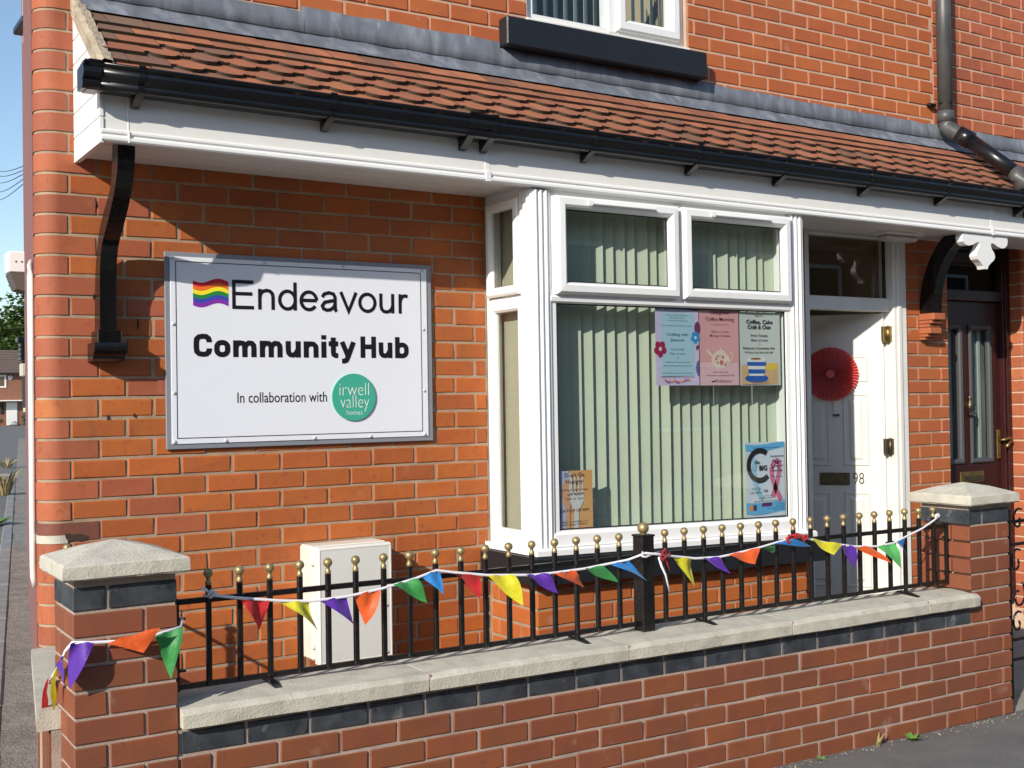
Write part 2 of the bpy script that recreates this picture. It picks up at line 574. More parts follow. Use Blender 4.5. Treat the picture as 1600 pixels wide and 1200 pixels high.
# side street, running back along the gable
DX = math.tan(R(9.7))
def side(d, s, z):            # point d metres back along the gable line and s metres to its right
    return (.725 + d * DX + s * math.cos(R(9.7)), .06 + d - s * math.sin(R(9.7)), z)
mb = MB()
mb.add([side(-9, -.16, .119), side(60, -.16, .119), side(60, .9, .119), side(-9, .9, .119)], [(0, 1, 2, 3)])
tag(mb.build('footpath', M_ROUGH), kind='structure')
mb = MB()
mb.add([side(-9, -12, .112), side(24, -12, .112), side(24, -.28, .112), side(-9, -.28, .112)], [(0, 1, 2, 3)])
tag(mb.build('side_road', M_ROUGH if False else M_ROAD), kind='structure')
mb = MB()
mb.add([side(25.2, -30, .113), side(112, -30, .113), side(112, 30, .113), side(25.2, 30, .113)], [(0, 1, 2, 3)])
tag(mb.build('far_road', M_ROAD), kind='structure')
kerb = thing('kerb', side(8, -.2, .11), 'worn stone edging kerb running back beside the gable wall', 'kerb')
d = -2.
i = 0
while d < 24:
    ln = .9
    mb = MB()
    p0, p1 = side(d + .006, -.28, .02), side(d + ln - .006, -.16, .15)
    ang = -R(9.7)
    Mx = Matrix.Translation(Vector(side(d, -.28, 0))) @ Matrix.Rotation(ang, 4, 'Z')
    mb.box(0, .12, .006, ln - .006, .02, .128 + random.uniform(-.004, .006), .012, M=Mx)
    mb.build('kerb_stone', M_KERB, kerb)
    d += ln
mb = MB()
mb.add([side(24.0, -12, .114), side(25.2, -12, .114), side(25.2, 8, .114), side(24.0, 8, .114)], [(0, 1, 2, 3)])
tag(mb.build('crossing_path', M_CONC), kind='structure')
# neighbour's concrete path and the yard behind the garden wall
mb = MB()
mb.add([(5.0, -1.24, .062), (9, -1.24, .052), (9, .2, .06), (5.0, .2, .07)], [(0, 1, 2, 3)])
tag(mb.build('concrete_path', M_CONC), kind='structure')
mb = MB()
mb.add([(.6, -1.1, .17), (4.9, -1.1, .15), (4.9, .05, .15), (.6, .05, .17)], [(0, 1, 2, 3)])
tag(mb.build('yard', M_CONC), kind='structure')

# ================================================================== HOUSE
GA, BL, Z0, A0 = .081, .2183, 1.36, .8376       # course gauge, stretcher pitch, datum course, datum joint
house = thing('terraced_house', (3.4, 0, 0), 'orange brick end terrace house with rounded corner behind the garden wall', 'house')

def spans(x0, x1, cuts):
    segs = [(x0, x1)]
    for (a, b) in cuts:
        ns = []
        for (s, e) in segs:
            if b <= s or a >= e:
                ns.append((s, e)); continue
            if a > s: ns.append((s, a))
            if b < e: ns.append((b, e))
        segs = ns
    return [(s, e) for s, e in segs if e - s > .016]

def brick_rows(x0, x1, z0, z1, holes=(), zref=Z0, a0=A0, ga=GA, bl=BL, half=0, j=.0052):
    """yield clipped bricks (xa, xb, za, zb, row)"""
    k = math.floor((z0 - zref) / ga)
    while zref + k * ga < z1:
        za, zb = zref + k * ga + j, zref + (k + 1) * ga - j
        ca, cb = max(za, z0), min(zb, z1)
        if cb - ca > .015:
            off = a0 + (bl / 2 if (k + half) % 2 else 0)
            n0 = math.floor((x0 - off) / bl)
            while off + n0 * bl < x1:
                xa, xb = off + n0 * bl + j - .0005, off + (n0 + 1) * bl - j + .0005
                xa, xb = max(xa, x0), min(xb, x1)
                if xb - xa > .016:
                    cuts = [(h[0], h[1]) for h in holes if ca < h[3] - .001 and cb > h[2] + .001]
                    for (s, e) in spans(xa, xb, cuts):
                        yield (s, e, ca, cb, k)
                n0 += 1
        k += 1

_bm = {}
def brick_mesh(l, h, d=.06, material=None, b=.004):
    key = (round(l, 3), round(h, 3), round(d, 3), material.name)
    if key not in _bm:
        m = MB().box(-l / 2, l / 2, 0, d, -h / 2, h / 2, b, jit=.0013)
        _bm[key] = m.mesh('brick')
        _bm[key].materials.append(material)
    return _bm[key]

def lay(parent, xa, xb, za, zb, y, cols, material=M_BRICK, d=.06, js=.12, slope=0.):
    xa += random.uniform(-.0015, .0025); xb += random.uniform(-.0025, .0015); za += random.uniform(-.001, .0012); zb += random.uniform(-.0012, .001)
    me = brick_mesh(xb - xa, zb - za, d, material)
    return instance(me, 'brick', parent, ((xa + xb) / 2 + random.uniform(-.001, .001), y + random.uniform(-.0015, .0015), (za + zb) / 2 + random.uniform(-.0008, .0008)),
                    (random.uniform(-.008, .008), slope + random.uniform(-.003, .003), random.uniform(-.008, .008)), jcol(random.choice(cols), js))

# --- ground floor wall left of the bay
mb = MB()
mb.box(.806, 2.775, .0045, .24, 0, 3.25)
mb.box(2.775, 6.10, .0045, .24, 2.66, 3.25)
mb.box(4.44, 4.93, .0045, .24, 0, 2.66)
mb.box(5.79, 6.10, .0045, .24, 0, 2.66)
wall_m = mb.build('front_wall', M_MORTAR, house)
mb = MB()
mb.box(.806, 3.03, .0045, .24, 3.25, 4.6)
mb.box(3.03, 4.06, .0045, .24, 3.25, 3.50)
mb.box(4.06, 6.10, .0045, .24, 3.25, 4.6)
upper_m = mb.build('upper_wall', M_MORTAR_P, house)
SIGN = (1.212, 2.455, 1.467, 2.285)
BOXR = (1.80, 2.135, .56, 1.02)
for (s, e, a, b, k) in brick_rows(A0 + .005, 2.757, .40, 2.66, holes=()):
    if k % 2 and s < A0 + .05: continue           # the long corner brick lies here
    if s > SIGN[0] + .01 and e < SIGN[1] - .01 and a > SIGN[2] + .005 and b < SIGN[3] - .005: continue
    lay(wall_m, s, e, a, b, 0, HOUSE_COLS if s > 1.3 else HOUSE_COLS[:3] + CORNER_COLS[:2])

# --- rounded corner: bullnose bricks, long and short by turns
def corner_poly(xr, o=0., yb=.16):
    pts = [(xr, o)]
    cx, cy, r = .805, .082, .082 - o
    for i in range(13):
        th = -math.pi / 2 - i / 12 * (math.pi / 2)
        pts.append((cx + r * math.cos(th), cy + r * math.sin(th)))
    pts.append((.723 + (yb - .082) * DX + o, yb))
    pts += [(xr, yb)]
    return pts
mb = MB()
mb.prism(corner_poly(.806, .0045), .0, 4.6)
mb.build('corner_core', M_MORTAR, house)
kk = math.floor((.55 - Z0) / GA)
while Z0 + kk * GA < 4.5:
    za, zb = Z0 + kk * GA + .006, Z0 + (kk + 1) * GA - .006
    xr = (A0 + BL / 2 - .005) if kk % 2 else A0 - .005
    if za > 2.60: xr = min(xr, .872)
    mb = MB()
    mb.prism(corner_poly(xr), za, zb)
    c = random.choice(CORNER_COLS)
    if kk == -3: c = (.17, .055, .04)
    if kk == 3: c = (.46, .15, .04)
    o = mb.build('brick', M_BRICK, wall_m)
    o.data.materials[0] = M_BRICK
    o.color = (*jcol(c, .1), 1)
    o.location = (random.uniform(-.0015, .0015), random.uniform(-.001, .001), 0)
    if za > 2.60 and not kk % 2:
        lay(wall_m, A0 + .005, .873, za, zb, 0, CORNER_COLS)
    kk += 1
# crumbled corner brick made good with pale mortar
mb = MB()
mb.prism(corner_poly(.823, -.0015), 1.113, 1.145)
mb.build('mortar_patch', M_STONE, house)
mb = MB()
_p = [(.812, 1.150), (.826, 1.153), (.843, 1.146), (.862, 1.148), (.884, 1.143), (.902, 1.134), (.897, 1.124), (.866, 1.120), (.842, 1.123), (.824, 1.121), (.815, 1.134)]
mb.prism(_p, .004, -.0014, M=basis((0, -.0008, 0), (1, 0, 0), (0, 0, 1), (0, 1, 0)))
mb.build('chipped_hollow', mat('hollow', (.05, .028, .02), .95), house)
# fixings left in the corner bricks: old rusty nails
for i, (x, z, l) in enumerate([(.944, 2.475, .03), (1.105, 2.005, .045), (.93, 2.10, .02), (.985, 1.945, .03), (.98, 1.615, .02), (1.085, 1.62, .016)]):
    MB().tube([(x, -.0005, z), (x + .001, -.001, z - l * .5), (x, -.0005, z - l)], [.0022, .0035, .002], 6).build('old_nail', mat('rust', (.02, .013, .010), .8), house)

# --- gable, hardly seen, running back at an angle
mb = MB()
pl = [(.733, .15), (.733 + 9 * DX, 9.15), (.733 + 9 * DX + .3, 9.1), (1.05, .2)]
mb.prism(pl, 0, 6.4)
mb.build('gable_wall', mat('gable_brick', (.235, .105, .095), .85, var=((.17, .075, .07), .7), vscale=4., bump=.6, bscale=40., bdist=.004), house)
# rooms behind the openings
def room(name, x0, x1, y0, y1, z0, z1, material):
    mb = MB()
    v = [(x0, y0, z0), (x1, y0, z0), (x1, y1, z0), (x0, y1, z0), (x0, y0, z1), (x1, y0, z1), (x1, y1, z1), (x0, y1, z1)]
    mb.add(v, [(0, 1, 2, 3), (4, 7, 6, 5), (0, 3, 7, 4), (1, 5, 6, 2), (3, 2, 6, 7)])
    return mb.build(name, material, house)
room('front_room', 2.72, 4.60, .10, 3.2, .25, 2.75, M_WALLIN)
room('hall', 4.90, 5.83, .16, 4.0, .30, 2.70, mat('hall_wall', (.55, .45, .28), .75))
room('bedroom', 2.7, 4.4, .20, 2.5, 3.2, 4.9, M_WALLIN)

# --- the far-off and overlapping courses: upper storey, door pier, wall beside the bay
rest = MB()
for (s, e, a, b, k) in brick_rows(.875, 6.095, 3.26, 4.5, holes=[(3.02, 4.07, 3.50, 4.6)]):
    rest.box(s, e, random.uniform(-.0015, .0015), .06, a, b, .004, jit=.001)
for (s, e, a, b, k) in brick_rows(5.795, 6.195, .15, 2.66, zref=Z0 - .034, a0=5.795 - .005):
    rest.box(s, e, random.uniform(-.0015, .0015), .06, a, b, .004, jit=.001)
for (s, e, a, b, k) in brick_rows(4.44, 4.925, .15, 2.66):
    rest.box(s, e, random.uniform(-.0015, .0015), .06, a, b, .004, jit=.001)
o = rest.build('brick_courses', M_UBRICK, wall_m)
o['kind'] = 'stuff'

# --- bay plinth
ZB = .693
mb = MB()
mb.box(2.772, 4.475, -.394, .02, 0, .84)
plinth = mb.build('bay_plinth', M_MORTAR, house)
pb = MB()
for (s, e, a, b, k) in brick_rows(2.769, 4.48, .28, .835, zref=ZB, a0=2.769 - .005, half=1):
    pb.box(s, e, -.40 + random.uniform(-.0015, .0015), -.35, a, b, .004, jit=.001)
for k in range(-5, 2):
    za, zb = ZB + k * GA + .006, min(ZB + (k + 1) * GA - .006, .835)
    cuts = [.0, .16, .34] if k % 2 else [.0, .07, .26, .34]
    for q in range(len(cuts) - 1):
        pb.box(2.766 + random.uniform(-.001, .001), 2.82, -cuts[q + 1] + .0055, -cuts[q] - .0055, za, zb, .004, jit=.001)
pb = pb.build('brick_courses', mat('plinth_brick', random_src='ISL', hv=HOUSE_COLS, rough=.72, var=((.30, .075, .03), .35), vscale=14., bump=.35, bscale=160., bdist=.0016,
              spots=[((.56, .34, .24), 7., .62, .28), ((.06, .03, .025), 19., .72, .75)]), plinth)
pb['kind'] = 'stuff'

# --- first-floor window with dark painted sill
uw = thing('upstairs_window', (3.545, .05, 3.5), 'white framed upstairs window with striped vertical blind above the canopy', 'window')
M_ = FR(.06)
mb = MB()
mb.ring(3.03, 4.06, 3.535, 4.62, [(0, -.04), (0, .03), (.045, .035), (.05, .02), (.05, -.04)], M=M_)
mb.box(3.545, 3.60, .02, .10, 3.56, 4.6, .004)
mb.build('frame', M_UPVC, uw)
mb = MB()
mb.ring(3.597, 4.02, 3.575, 4.61, [(0, 0), (0, .05), (.01, .062), (.045, .062), (.062, .045), (.07, .03), (.07, 0)], M=M_)
sash = mb.build('sash', M_UPVC, uw)
rect(MB(), 3.66, 3.955, 3.635, 4.56, M_, .02).build('pane', G_WIN, sash)
rect(MB(), 3.08, 3.545, 3.585, 4.6, M_, .01).build('pane', G_WIN, uw)
mb = MB()
mb.box(3.02, 4.075, -.012, .05, 3.515, 3.545, .004)
mb.build('window_board', M_FRAMEW, uw)
mb = MB()
mb.box(2.862, 4.14, -.075, .01, 3.372, 3.512, .006, M=None)
mb.build('sill', M_NAVY, uw)
bu = thing('upstairs_blind', (3.545, .16, 3.55), 'pale vertical blind hanging behind the upstairs window', 'blind')
for i in range(16):
    x = 3.06 + i * .064
    Mx = Matrix.Translation((x, .17, 0)) @ Matrix.Rotation(R(38), 4, 'Z')
    MB().box(-.035, .035, -.0008, .0008, 3.56, 4.6, 0, M=Mx).build('slat', M_BLINDU, bu)

# ================================================================== CANOPY over bay and doors
canopy = thing('porch_canopy', (3.5, -.2, 2.6), 'long tiled lean-to canopy with white fascia over the bay window and door', 'canopy')
XE = 7.9
stations = [.866 + i * (XE - .866) / 20 for i in range(21)]
YF = -.43
# fascia board with stepped bottom moulding, and the soffit
mb = MB()
mb.sweep([(YF, 2.66), (YF, 2.86), (YF + .02, 2.86), (YF + .02, 2.66)], stations, tilt)
mb.build('fascia_board', M_UPVC_D, canopy)
mb = MB()
mb.sweep([(YF - .004, 2.670), (YF - .010, 2.664), (YF - .010, 2.656), (YF - .004, 2.650), (YF - .006, 2.644), (YF - .013, 2.640), (YF - .013, 2.630), (YF - .008, 2.624), (YF + .03, 2.624), (YF + .03, 2.66)], stations, tilt)
mb.build('fascia_moulding', M_UPVC, canopy)
for i in range(4):
    y0 = YF + .032 + i * .099
    mb = MB()
    mb.sweep([(y0, 2.640), (y0 + .094, 2.640), (y0 + .098, 2.645), (y0 + .098, 2.650), (y0, 2.650)], stations, tilt)
    mb.build('soffit_board', M_UPVC_D, canopy)
# cover strips over the fascia joints
for x in (.965, 2.52, 6.06):
    mb = MB()
    w = .013 if x > 1 else .003
    mb.box(x - w, x + w, YF - .0015, YF + .001, 2.668 + tilt(x), 2.82 + tilt(x), .001)
    mb.box(x - w, x + w, YF - .0137, YF + .001, 2.6235 + tilt(x), 2.668 + tilt(x), .001)
    mb.build('joint_cover', M_UPVC, canopy)
# boarded end cap
for i in range(7):
    z0, z1 = 2.618 + i * .098, 2.618 + (i + 1) * .098 - .006
    ytop = .0
    # clip the boards under the verge slope: z = 3.24 + .77 y
    def yfor(z): return max(YF - .005, (z - 3.235) / .77)
    ya0, ya1 = yfor(z0), yfor(z1)
    if ya1 > -.03: break
    MB().prism([(-.0, z0), (-ya0, z0), (-ya1, z1), (-.0, z1)], -.012, .0, M=basis((.862, 0, 0), (0, -1, 0), (0, 0, 1), (-1, 0, 0))).build('end_board', M_UPVC, canopy)
MB().prism([(0, 2.62), (-YF - .004, 2.62), (-YF - .004, 2.86), (.02, 3.2), (0, 3.2)], 0, .02, M=basis((.885, 0, 0), (0, -1, 0), (0, 0, 1), (-1, 0, 0))).build('end_backing', M_UPVC_D, canopy)
# roof deck under the tiles, mortar verge
SL = .77
def rz(y, x): return 3.262 + SL * y + tilt(x)
mb = MB()
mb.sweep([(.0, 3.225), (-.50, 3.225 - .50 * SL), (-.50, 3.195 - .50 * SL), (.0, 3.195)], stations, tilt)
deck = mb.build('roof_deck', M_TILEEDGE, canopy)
mb = MB()
random.seed(3)
pr = []
for i in range(24):
    y = .0 - i * .021
    ww = .010 + random.uniform(-.004, .005)
    hh = .020 + random.uniform(-.007, .006)
    pr.append((y, ww, hh))
vs_, fs_ = [], []
for (y, ww, hh) in pr:
    zc = rz(y, .87)
    vs_ += [(.858 - ww * .3, y, zc - .055), (.856 - ww * .4, y, zc + hh - .01), (.866 + ww * .2, y, zc + hh + .004), (.892 + ww, y, zc + hh), (.892 + ww, y, zc - .05)]
for i in range(len(pr) - 1):
    for k in range(4):
        fs_.append((i * 5 + k, i * 5 + k + 1, (i + 1) * 5 + k + 1, (i + 1) * 5 + k))
mb.add(vs_, fs_)
mb.build('verge_mortar', mat('verge', (.46, .38, .28), .95, var=((.25, .20, .14), .8), vscale=16., bump=1., bscale=60., bdist=.01), canopy)
# tiles: two plain courses above, three club-tail courses below
TW = .158
ang = math.atan(SL)
def tile_mesh(kind):
    w = TW / 2 - .0016
    if kind == 'half': w = TW / 4 - .0016
    if kind == 'club':
        pts = [(-w, .165), (-w, .036), (-w + .024, .036), (-w + .026, .026), (-w + .036, .013), (-w + .050, .004), (-w + .066, .0), (0, -.001), (w - .066, .0), (w - .050, .004), (w - .036, .013), (w - .026, .026), (w - .024, .036), (w, .036), (w, .165)]
    else:
        pts = [(-w, .165), (-w, 0), (w, 0), (w, .165)]
    m = MB().prism(pts, 0, .017)
    # lift the lower edge: a slight camber along the tile
    m.v = [(x, y, z - .004 + .023 * (1 - min(1, max(0, y / .165))) + .003 * math.cos(x / w * 1.4)) for (x, y, z) in m.v]
    me = m.mesh('tile')
    me.materials.append(M_TILE)
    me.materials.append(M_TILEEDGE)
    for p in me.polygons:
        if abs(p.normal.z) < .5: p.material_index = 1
    return me
T_CLUB, T_PLAIN, T_HALF = tile_mesh('club'), tile_mesh('plain'), tile_mesh('half')
TCOLS = [(.36, .132, .062), (.33, .118, .057), (.375, .142, .068), (.345, .127, .062), (.30, .11, .056)]
random.seed(11)
rows = [(-.515, 'club', 0), (-.437, 'club', 1), (-.36, 'club', 0), (-.285, 'club', 1), (-.213, 'plain', 0), (-.148, 'plain', 1)]
for ri, (y, kind, ph) in enumerate(rows):
    x = .885 + TW / 2
    if ph:
        instance(T_HALF, 'tile', deck, (.885 + TW / 4, y, 3.235 + SL * y + tilt(.9)), (ang, 0, 0), jcol((.15, .10, .068), .15))
        x += TW / 2
    while x < XE - .1:
        c = random.choice(TCOLS)
        # the verge end of the roof has darker, mossy plain tiles
        k2 = kind
        if x < .885 + TW * 1.1:
            k2 = 'plain'
            if random.random() < .7 : c = (.16, .10, .068)
        if x < 1.4 and random.random() < .22: c = (.19, .105, .07)
        if random.random() < .05: c = (.20, .10, .06)
        xl = max(x - TW / 2, .872)
        o = instance(T_CLUB if k2 == 'club' else T_PLAIN, 'tile', deck, (x + random.uniform(-.002, .002), y + random.uniform(-.002, .002), 3.233 + SL * y + tilt(x) + .002 + random.uniform(0, .002)),
                     (ang, 0, random.uniform(-.008, .008)), jcol(c, .12))
        x += TW
# lead flashing: apron on the tiles, cover flashing dressed up the wall in lengths
mb = MB()
sx, vs_, fs_ = [.885 + i * .1 for i in range(71)], [], []
random.seed(5)
for x in sx:
    w = random.uniform(-.004, .004)
    vs_ += [(x, -.006, 3.335 + tilt(x)), (x, -.010, 3.288 + tilt(x) + w * .3), (x, -.022, 3.268 + tilt(x) + w), (x, -.068 + w, 3.226 + tilt(x) + w * .5), (x, -.070 + w, 3.219 + tilt(x) + w * .5)]
for i in range(len(sx) - 1):
    for k in range(4):
        fs_.append((i * 5 + k, i * 5 + k + 1, (i + 1) * 5 + k + 1, (i + 1) * 5 + k))
mb.add(vs_, fs_, True)
mb.build('lead_apron', M_LEAD, canopy)
xs0 = [.885, 1.825, 2.845, 4.12, 4.78, 6.02, 7.2, 7.9]
for a, b in zip(xs0[:-1], xs0[1:]):
    vs_, fs_ = [], []
    nn = max(4, int((b - a) / .07))
    hb = random.uniform(-.006, .008) + (.02 if 1.5 < a < 2.5 else 0)
    for i in range(nn + 1):
        x = a + .002 + (b - a + .012) * i / nn
        w = random.uniform(-.003, .003)
        t = random.uniform(-.004, .004)
        top = 3.385 + tilt(x) + hb + t
        vs_ += [(x, .004, top), (x, -.008 + w * .5, top - .004), (x, -.014 + w, 3.335 + tilt(x)), (x, -.016 + w, 3.294 + tilt(x) + w), (x, -.011 + w, 3.291 + tilt(x) + w)]
    for i in range(nn):
        for k in range(4):
            fs_.append((i * 5 + k, i * 5 + k + 1, (i + 1) * 5 + k + 1, (i + 1) * 5 + k))
    m2 = MB()
    m2.add(vs_, fs_, True)
    m2.build('lead_flashing', M_LEAD, canopy)
# gutter: ogee section with brackets and unions
gut = []
prof = [(-.438, 2.866), (-.438, 2.792), (-.455, 2.790), (-.508, 2.790), (-.520, 2.796), (-.526, 2.806), (-.522, 2.814), (-.520, 2.818), (-.532, 2.828), (-.540, 2.842), (-.541, 2.856), (-.533, 2.863), (-.531, 2.868), (-.545, 2.872), (-.546, 2.880), (-.540, 2.882), (-.534, 2.878), (-.530, 2.864), (-.448, 2.80), (-.444, 2.868)]
prof = [(-.438, 2.870), (-.438, 2.792), (-.508, 2.790), (-.520, 2.796), (-.526, 2.806), (-.521, 2.814), (-.521, 2.819), (-.533, 2.829), (-.541, 2.842), (-.541, 2.856), (-.533, 2.864), (-.533, 2.868), (-.546, 2.872), (-.547, 2.881), (-.538, 2.883), (-.530, 2.870), (-.512, 2.808), (-.448, 2.804), (-.446, 2.872)]
gt = lambda x: -.0045 * (x - .9) + .002
mb = MB()
mb.sweep(prof, [.80 + i * .3 for i in range(24)], gt, smooth=True)
gutter = mb.build('gutter', M_BLACK, canopy)
def fat(sc_, dz=0): return [(-.49 + (y + .49) * sc_, 2.836 + (z - 2.836) * sc_ + dz) for (y, z) in prof]
def collar(x0, x1, sc_, name):
    m2 = MB()
    m2.sweep(fat(sc_), [x0, x1], gt)
    return m2.build(name, M_BLACK, gutter)
collar(.786, .80, 1.05, 'stop_end')
MB().prism([(p[0], p[1]) for p in prof[:15]] , .782, .787, M=basis((0, 0, 0), (0, 1, 0), (0, 0, 1), (1, 0, 0))).build('stop_end_plate', M_BLACK, gutter)
collar(.80, .845, 1.10, 'stop_end_sleeve')
for x in (.976, 1.731, 3.025, 3.654, 4.246, 4.886, 5.528):
    collar(x, x + .024, 1.09, 'gutter_bracket')
    m2 = MB()
    m2.prism([(-.436, 2.79), (-.436, 2.752), (-.450, 2.754), (-.515, 2.788)], x - .004, x + .026, M=basis((0, 0, gt(x)), (0, 1, 0), (0, 0, 1), (1, 0, 0)))
    m2.build('bracket_arm', M_BLACK, gutter)
for x in (2.371, 6.26):
    for dx in (0, .11): collar(x + dx, x + dx + .03, 1.14, 'gutter_union_clip')
    collar(x + .03, x + .11, 1.09, 'gutter_union')
    for dx in (0, .105):
        m2 = MB()
        m2.prism([(-.436, 2.79), (-.436, 2.742), (-.452, 2.746), (-.515, 2.786)], x + dx, x + dx + .034, M=basis((0, 0, gt(x)), (0, 1, 0), (0, 0, 1), (1, 0, 0)))
        m2.build('bracket_arm', M_BLACK, gutter)
# soffit bulkhead light above the door
lt = thing('soffit_light', (5.57, -.17, 2.60), 'small white bulkhead light under the soffit over the white door', 'lamp')
MB().box(5.40, 5.74, -.20, -.07, 2.598, 2.618, .006).build('base_plate', M_FRAMEW, lt)
MB().box(5.43, 5.71, -.185, -.085, 2.565, 2.599, .016).build('diffuser', mat('lamp_diffuser', (.55, .53, .47), .35), lt)

# ------------------------------------------------------------------ brackets that carry the canopy
def curved_bracket(name, x0, x1, pts_out, pts_in, label):
    b = thing(name, ((x0 + x1) / 2, 0, pts_out[0][1]), label, 'bracket', None)
    return b
br = thing('timber_bracket', (.99, -.05, 1.9), 'black S-curved timber bracket under the left end of the canopy', 'bracket')
# S curve in the Y-Z plane: front edge then back edge, (out, z)
def bez(p0, p1, p2, p3, n=10):
    return [tuple((1 - t) ** 3 * a + 3 * (1 - t) ** 2 * t * b + 3 * (1 - t) * t * t * c + t ** 3 * d for a, b, c, d in zip(p0, p1, p2, p3)) for t in [i / n for i in range(n + 1)]]
front = bez((.085, 1.945), (.085, 2.16), (.09, 2.25), (.15, 2.30), 8) + bez((.15, 2.30), (.25, 2.375), (.345, 2.45), (.378, 2.53), 8)[1:] + [(.388, 2.58), (.394, 2.638)]
back = [(.312, 2.638), (.300, 2.56)] + bez((.292, 2.515), (.275, 2.475), (.22, 2.44), (.165, 2.405), 6) + bez((.165, 2.405), (.05, 2.33), (.0, 2.22), (.0, 1.945), 10)[1:]
poly = front + back
MB().prism(poly, -.032, .032, M=basis((.967, 0, 0), (0, -1, 0), (0, 0, 1), (-1, 0, 0))).build('curved_arm', M_BLACKW, br)
mb = MB()
mb.box(.921, 1.015, -.105, .0, 1.892, 1.95, .004)
cb = mb.build('corbel_neck', M_BLACKW, br)
mb = MB()
mb.prism([(0, 1.90), (.118, 1.90), (.122, 1.885), (.118, 1.87), (.10, 1.853), (.092, 1.848), (.088, 1.836), (.066, 1.828), (0, 1.826)], -.062, .062, M=basis((.968, 0, 0), (0, -1, 0), (0, 0, 1), (-1, 0, 0)))
mb.build('corbel', M_BLACKW, br)
br2 = thing('arched_bracket', (5.96, -.05, 2.15), 'black arched timber bracket rising from brick corbel between the two doors', 'bracket')
f2 = [(.10 + .33 * (1 - math.cos(t)), 2.15 + .47 * math.sin(t)) for t in [i / 12 * math.pi / 2 for i in range(13)]]
b2 = [(.0 + .43 * (1 - math.cos(t)) , 2.15 + .56 * math.sin(t)) for t in [i / 12 * math.pi / 2 for i in range(12, -1, -1)]]
b2 = [(a, min(z, 2.62)) for (a, z) in b2]
MB().prism(f2 + b2, -.04, .04, M=basis((5.965, 0, 0), (0, -1, 0), (0, 0, 1), (-1, 0, 0))).build('curved_arm', M_BLACKW, br2)
cbm = thing('brick_corbel', (5.97, -.05, 2.0), 'stepped terracotta corbel carrying the arched black bracket', 'corbel')
for i, (o1, z0, z1) in enumerate([(.115, 2.106, 2.148), (.095, 2.084, 2.104), (.075, 2.062, 2.082), (.085, 2.022, 2.060), (.062, 2.002, 2.020), (.042, 1.984, 2.0)]):
    MB().box(5.915, 6.025, -o1, .0, z0, z1, .004).build('corbel_course', mat('terracotta', (.40, .12, .045), .7, var=((.30, .085, .04), .5), vscale=15., bump=.3, bscale=150.), cbm)
# white drop ornament below the fascia joint
orn = [(-.215, .0), (.215, .0), (.222, -.03), (.215, -.065), (.19, -.088), (.16, -.093), (.12, -.082), (.085, -.062), (.06, -.058), (.052, -.075), (.062, -.105), (.085, -.135), (.092, -.165), (.08, -.19), (.05, -.213), (.025, -.238), (.016, -.262), (-.016, -.262), (-.025, -.238), (-.05, -.213), (-.08, -.19), (-.092, -.165), (-.085, -.135), (-.062, -.105), (-.052, -.075), (-.06, -.058), (-.085, -.062), (-.12, -.082), (-.16, -.093), (-.19, -.088), (-.215, -.065), (-.222, -.03)]
o = MB().prism([(p[0] * .97 + 6.0, p[1] * .78 + 2.594) for p in orn], -.02, .028, M=FR(YF + .03)).build('drop_ornament', M_UPVC)
tag(o, 'white cut-out drop ornament hanging below the fascia between the two doors', 'ornament')

# downpipe crossing the roof
dp = thing('downpipe', (6.13, -.06, 3.3), 'grey plastic downpipe bending diagonally across the tiled canopy', 'pipe')
MB().tube([(6.13, -.065, 4.7), (6.13, -.065, 3.40)], .046, 16).build('upright', M_GREYP, dp)
MB().tube([(6.13, -.065, 3.43), (6.13, -.065, 3.36)], .052, 16).build('socket', M_GREYP, dp)
MB().tube([(6.13, -.066, 3.37), (6.132, -.07, 3.335), (6.145, -.085, 3.31), (6.165, -.105, 3.29), (6.185, -.13, 3.272)], .050, 14).build('bend', M_GREYP, dp)
MB().tube([(6.175, -.118, 3.281), (6.20, -.155, 3.252), (6.215, -.185, 3.228)], .055, 14).build('lower_socket', M_BLACK, dp)
MB().tube([(6.205, -.165, 3.245), (6.26, -.47, 2.975)], .046, 16).build('slanted_pipe', M_BLACK, dp)
MB().tube([(6.258, -.455, 2.988), (6.262, -.485, 2.96), (6.264, -.50, 2.92), (6.264, -.505, 2.87)], .052, 14).build('shoe', M_GREYP, dp)
MB().tube([(6.13, -.115, 3.475), (6.184, -.065, 3.475), (6.13, -.013, 3.475), (6.076, -.065, 3.475), (6.13, -.115, 3.475)], .006, 6).build('clip', M_IRON, dp)
MB().box(6.03, 6.09, -.03, -.0, 3.462, 3.482, .003).build('clip_spike', M_IRON, dp)

# ================================================================== BAY WINDOW
bay = thing('bay_window', (3.6, -.2, .95), 'white square bay window with two top lights beside the sign', 'window')
X0, X1, YB = 2.765, 4.478, -.41
FM, LM = FR(YB), LS(X0)
def btilt(x): return -.018 * (x - 2.9)              # the bottom rail has dropped to the right
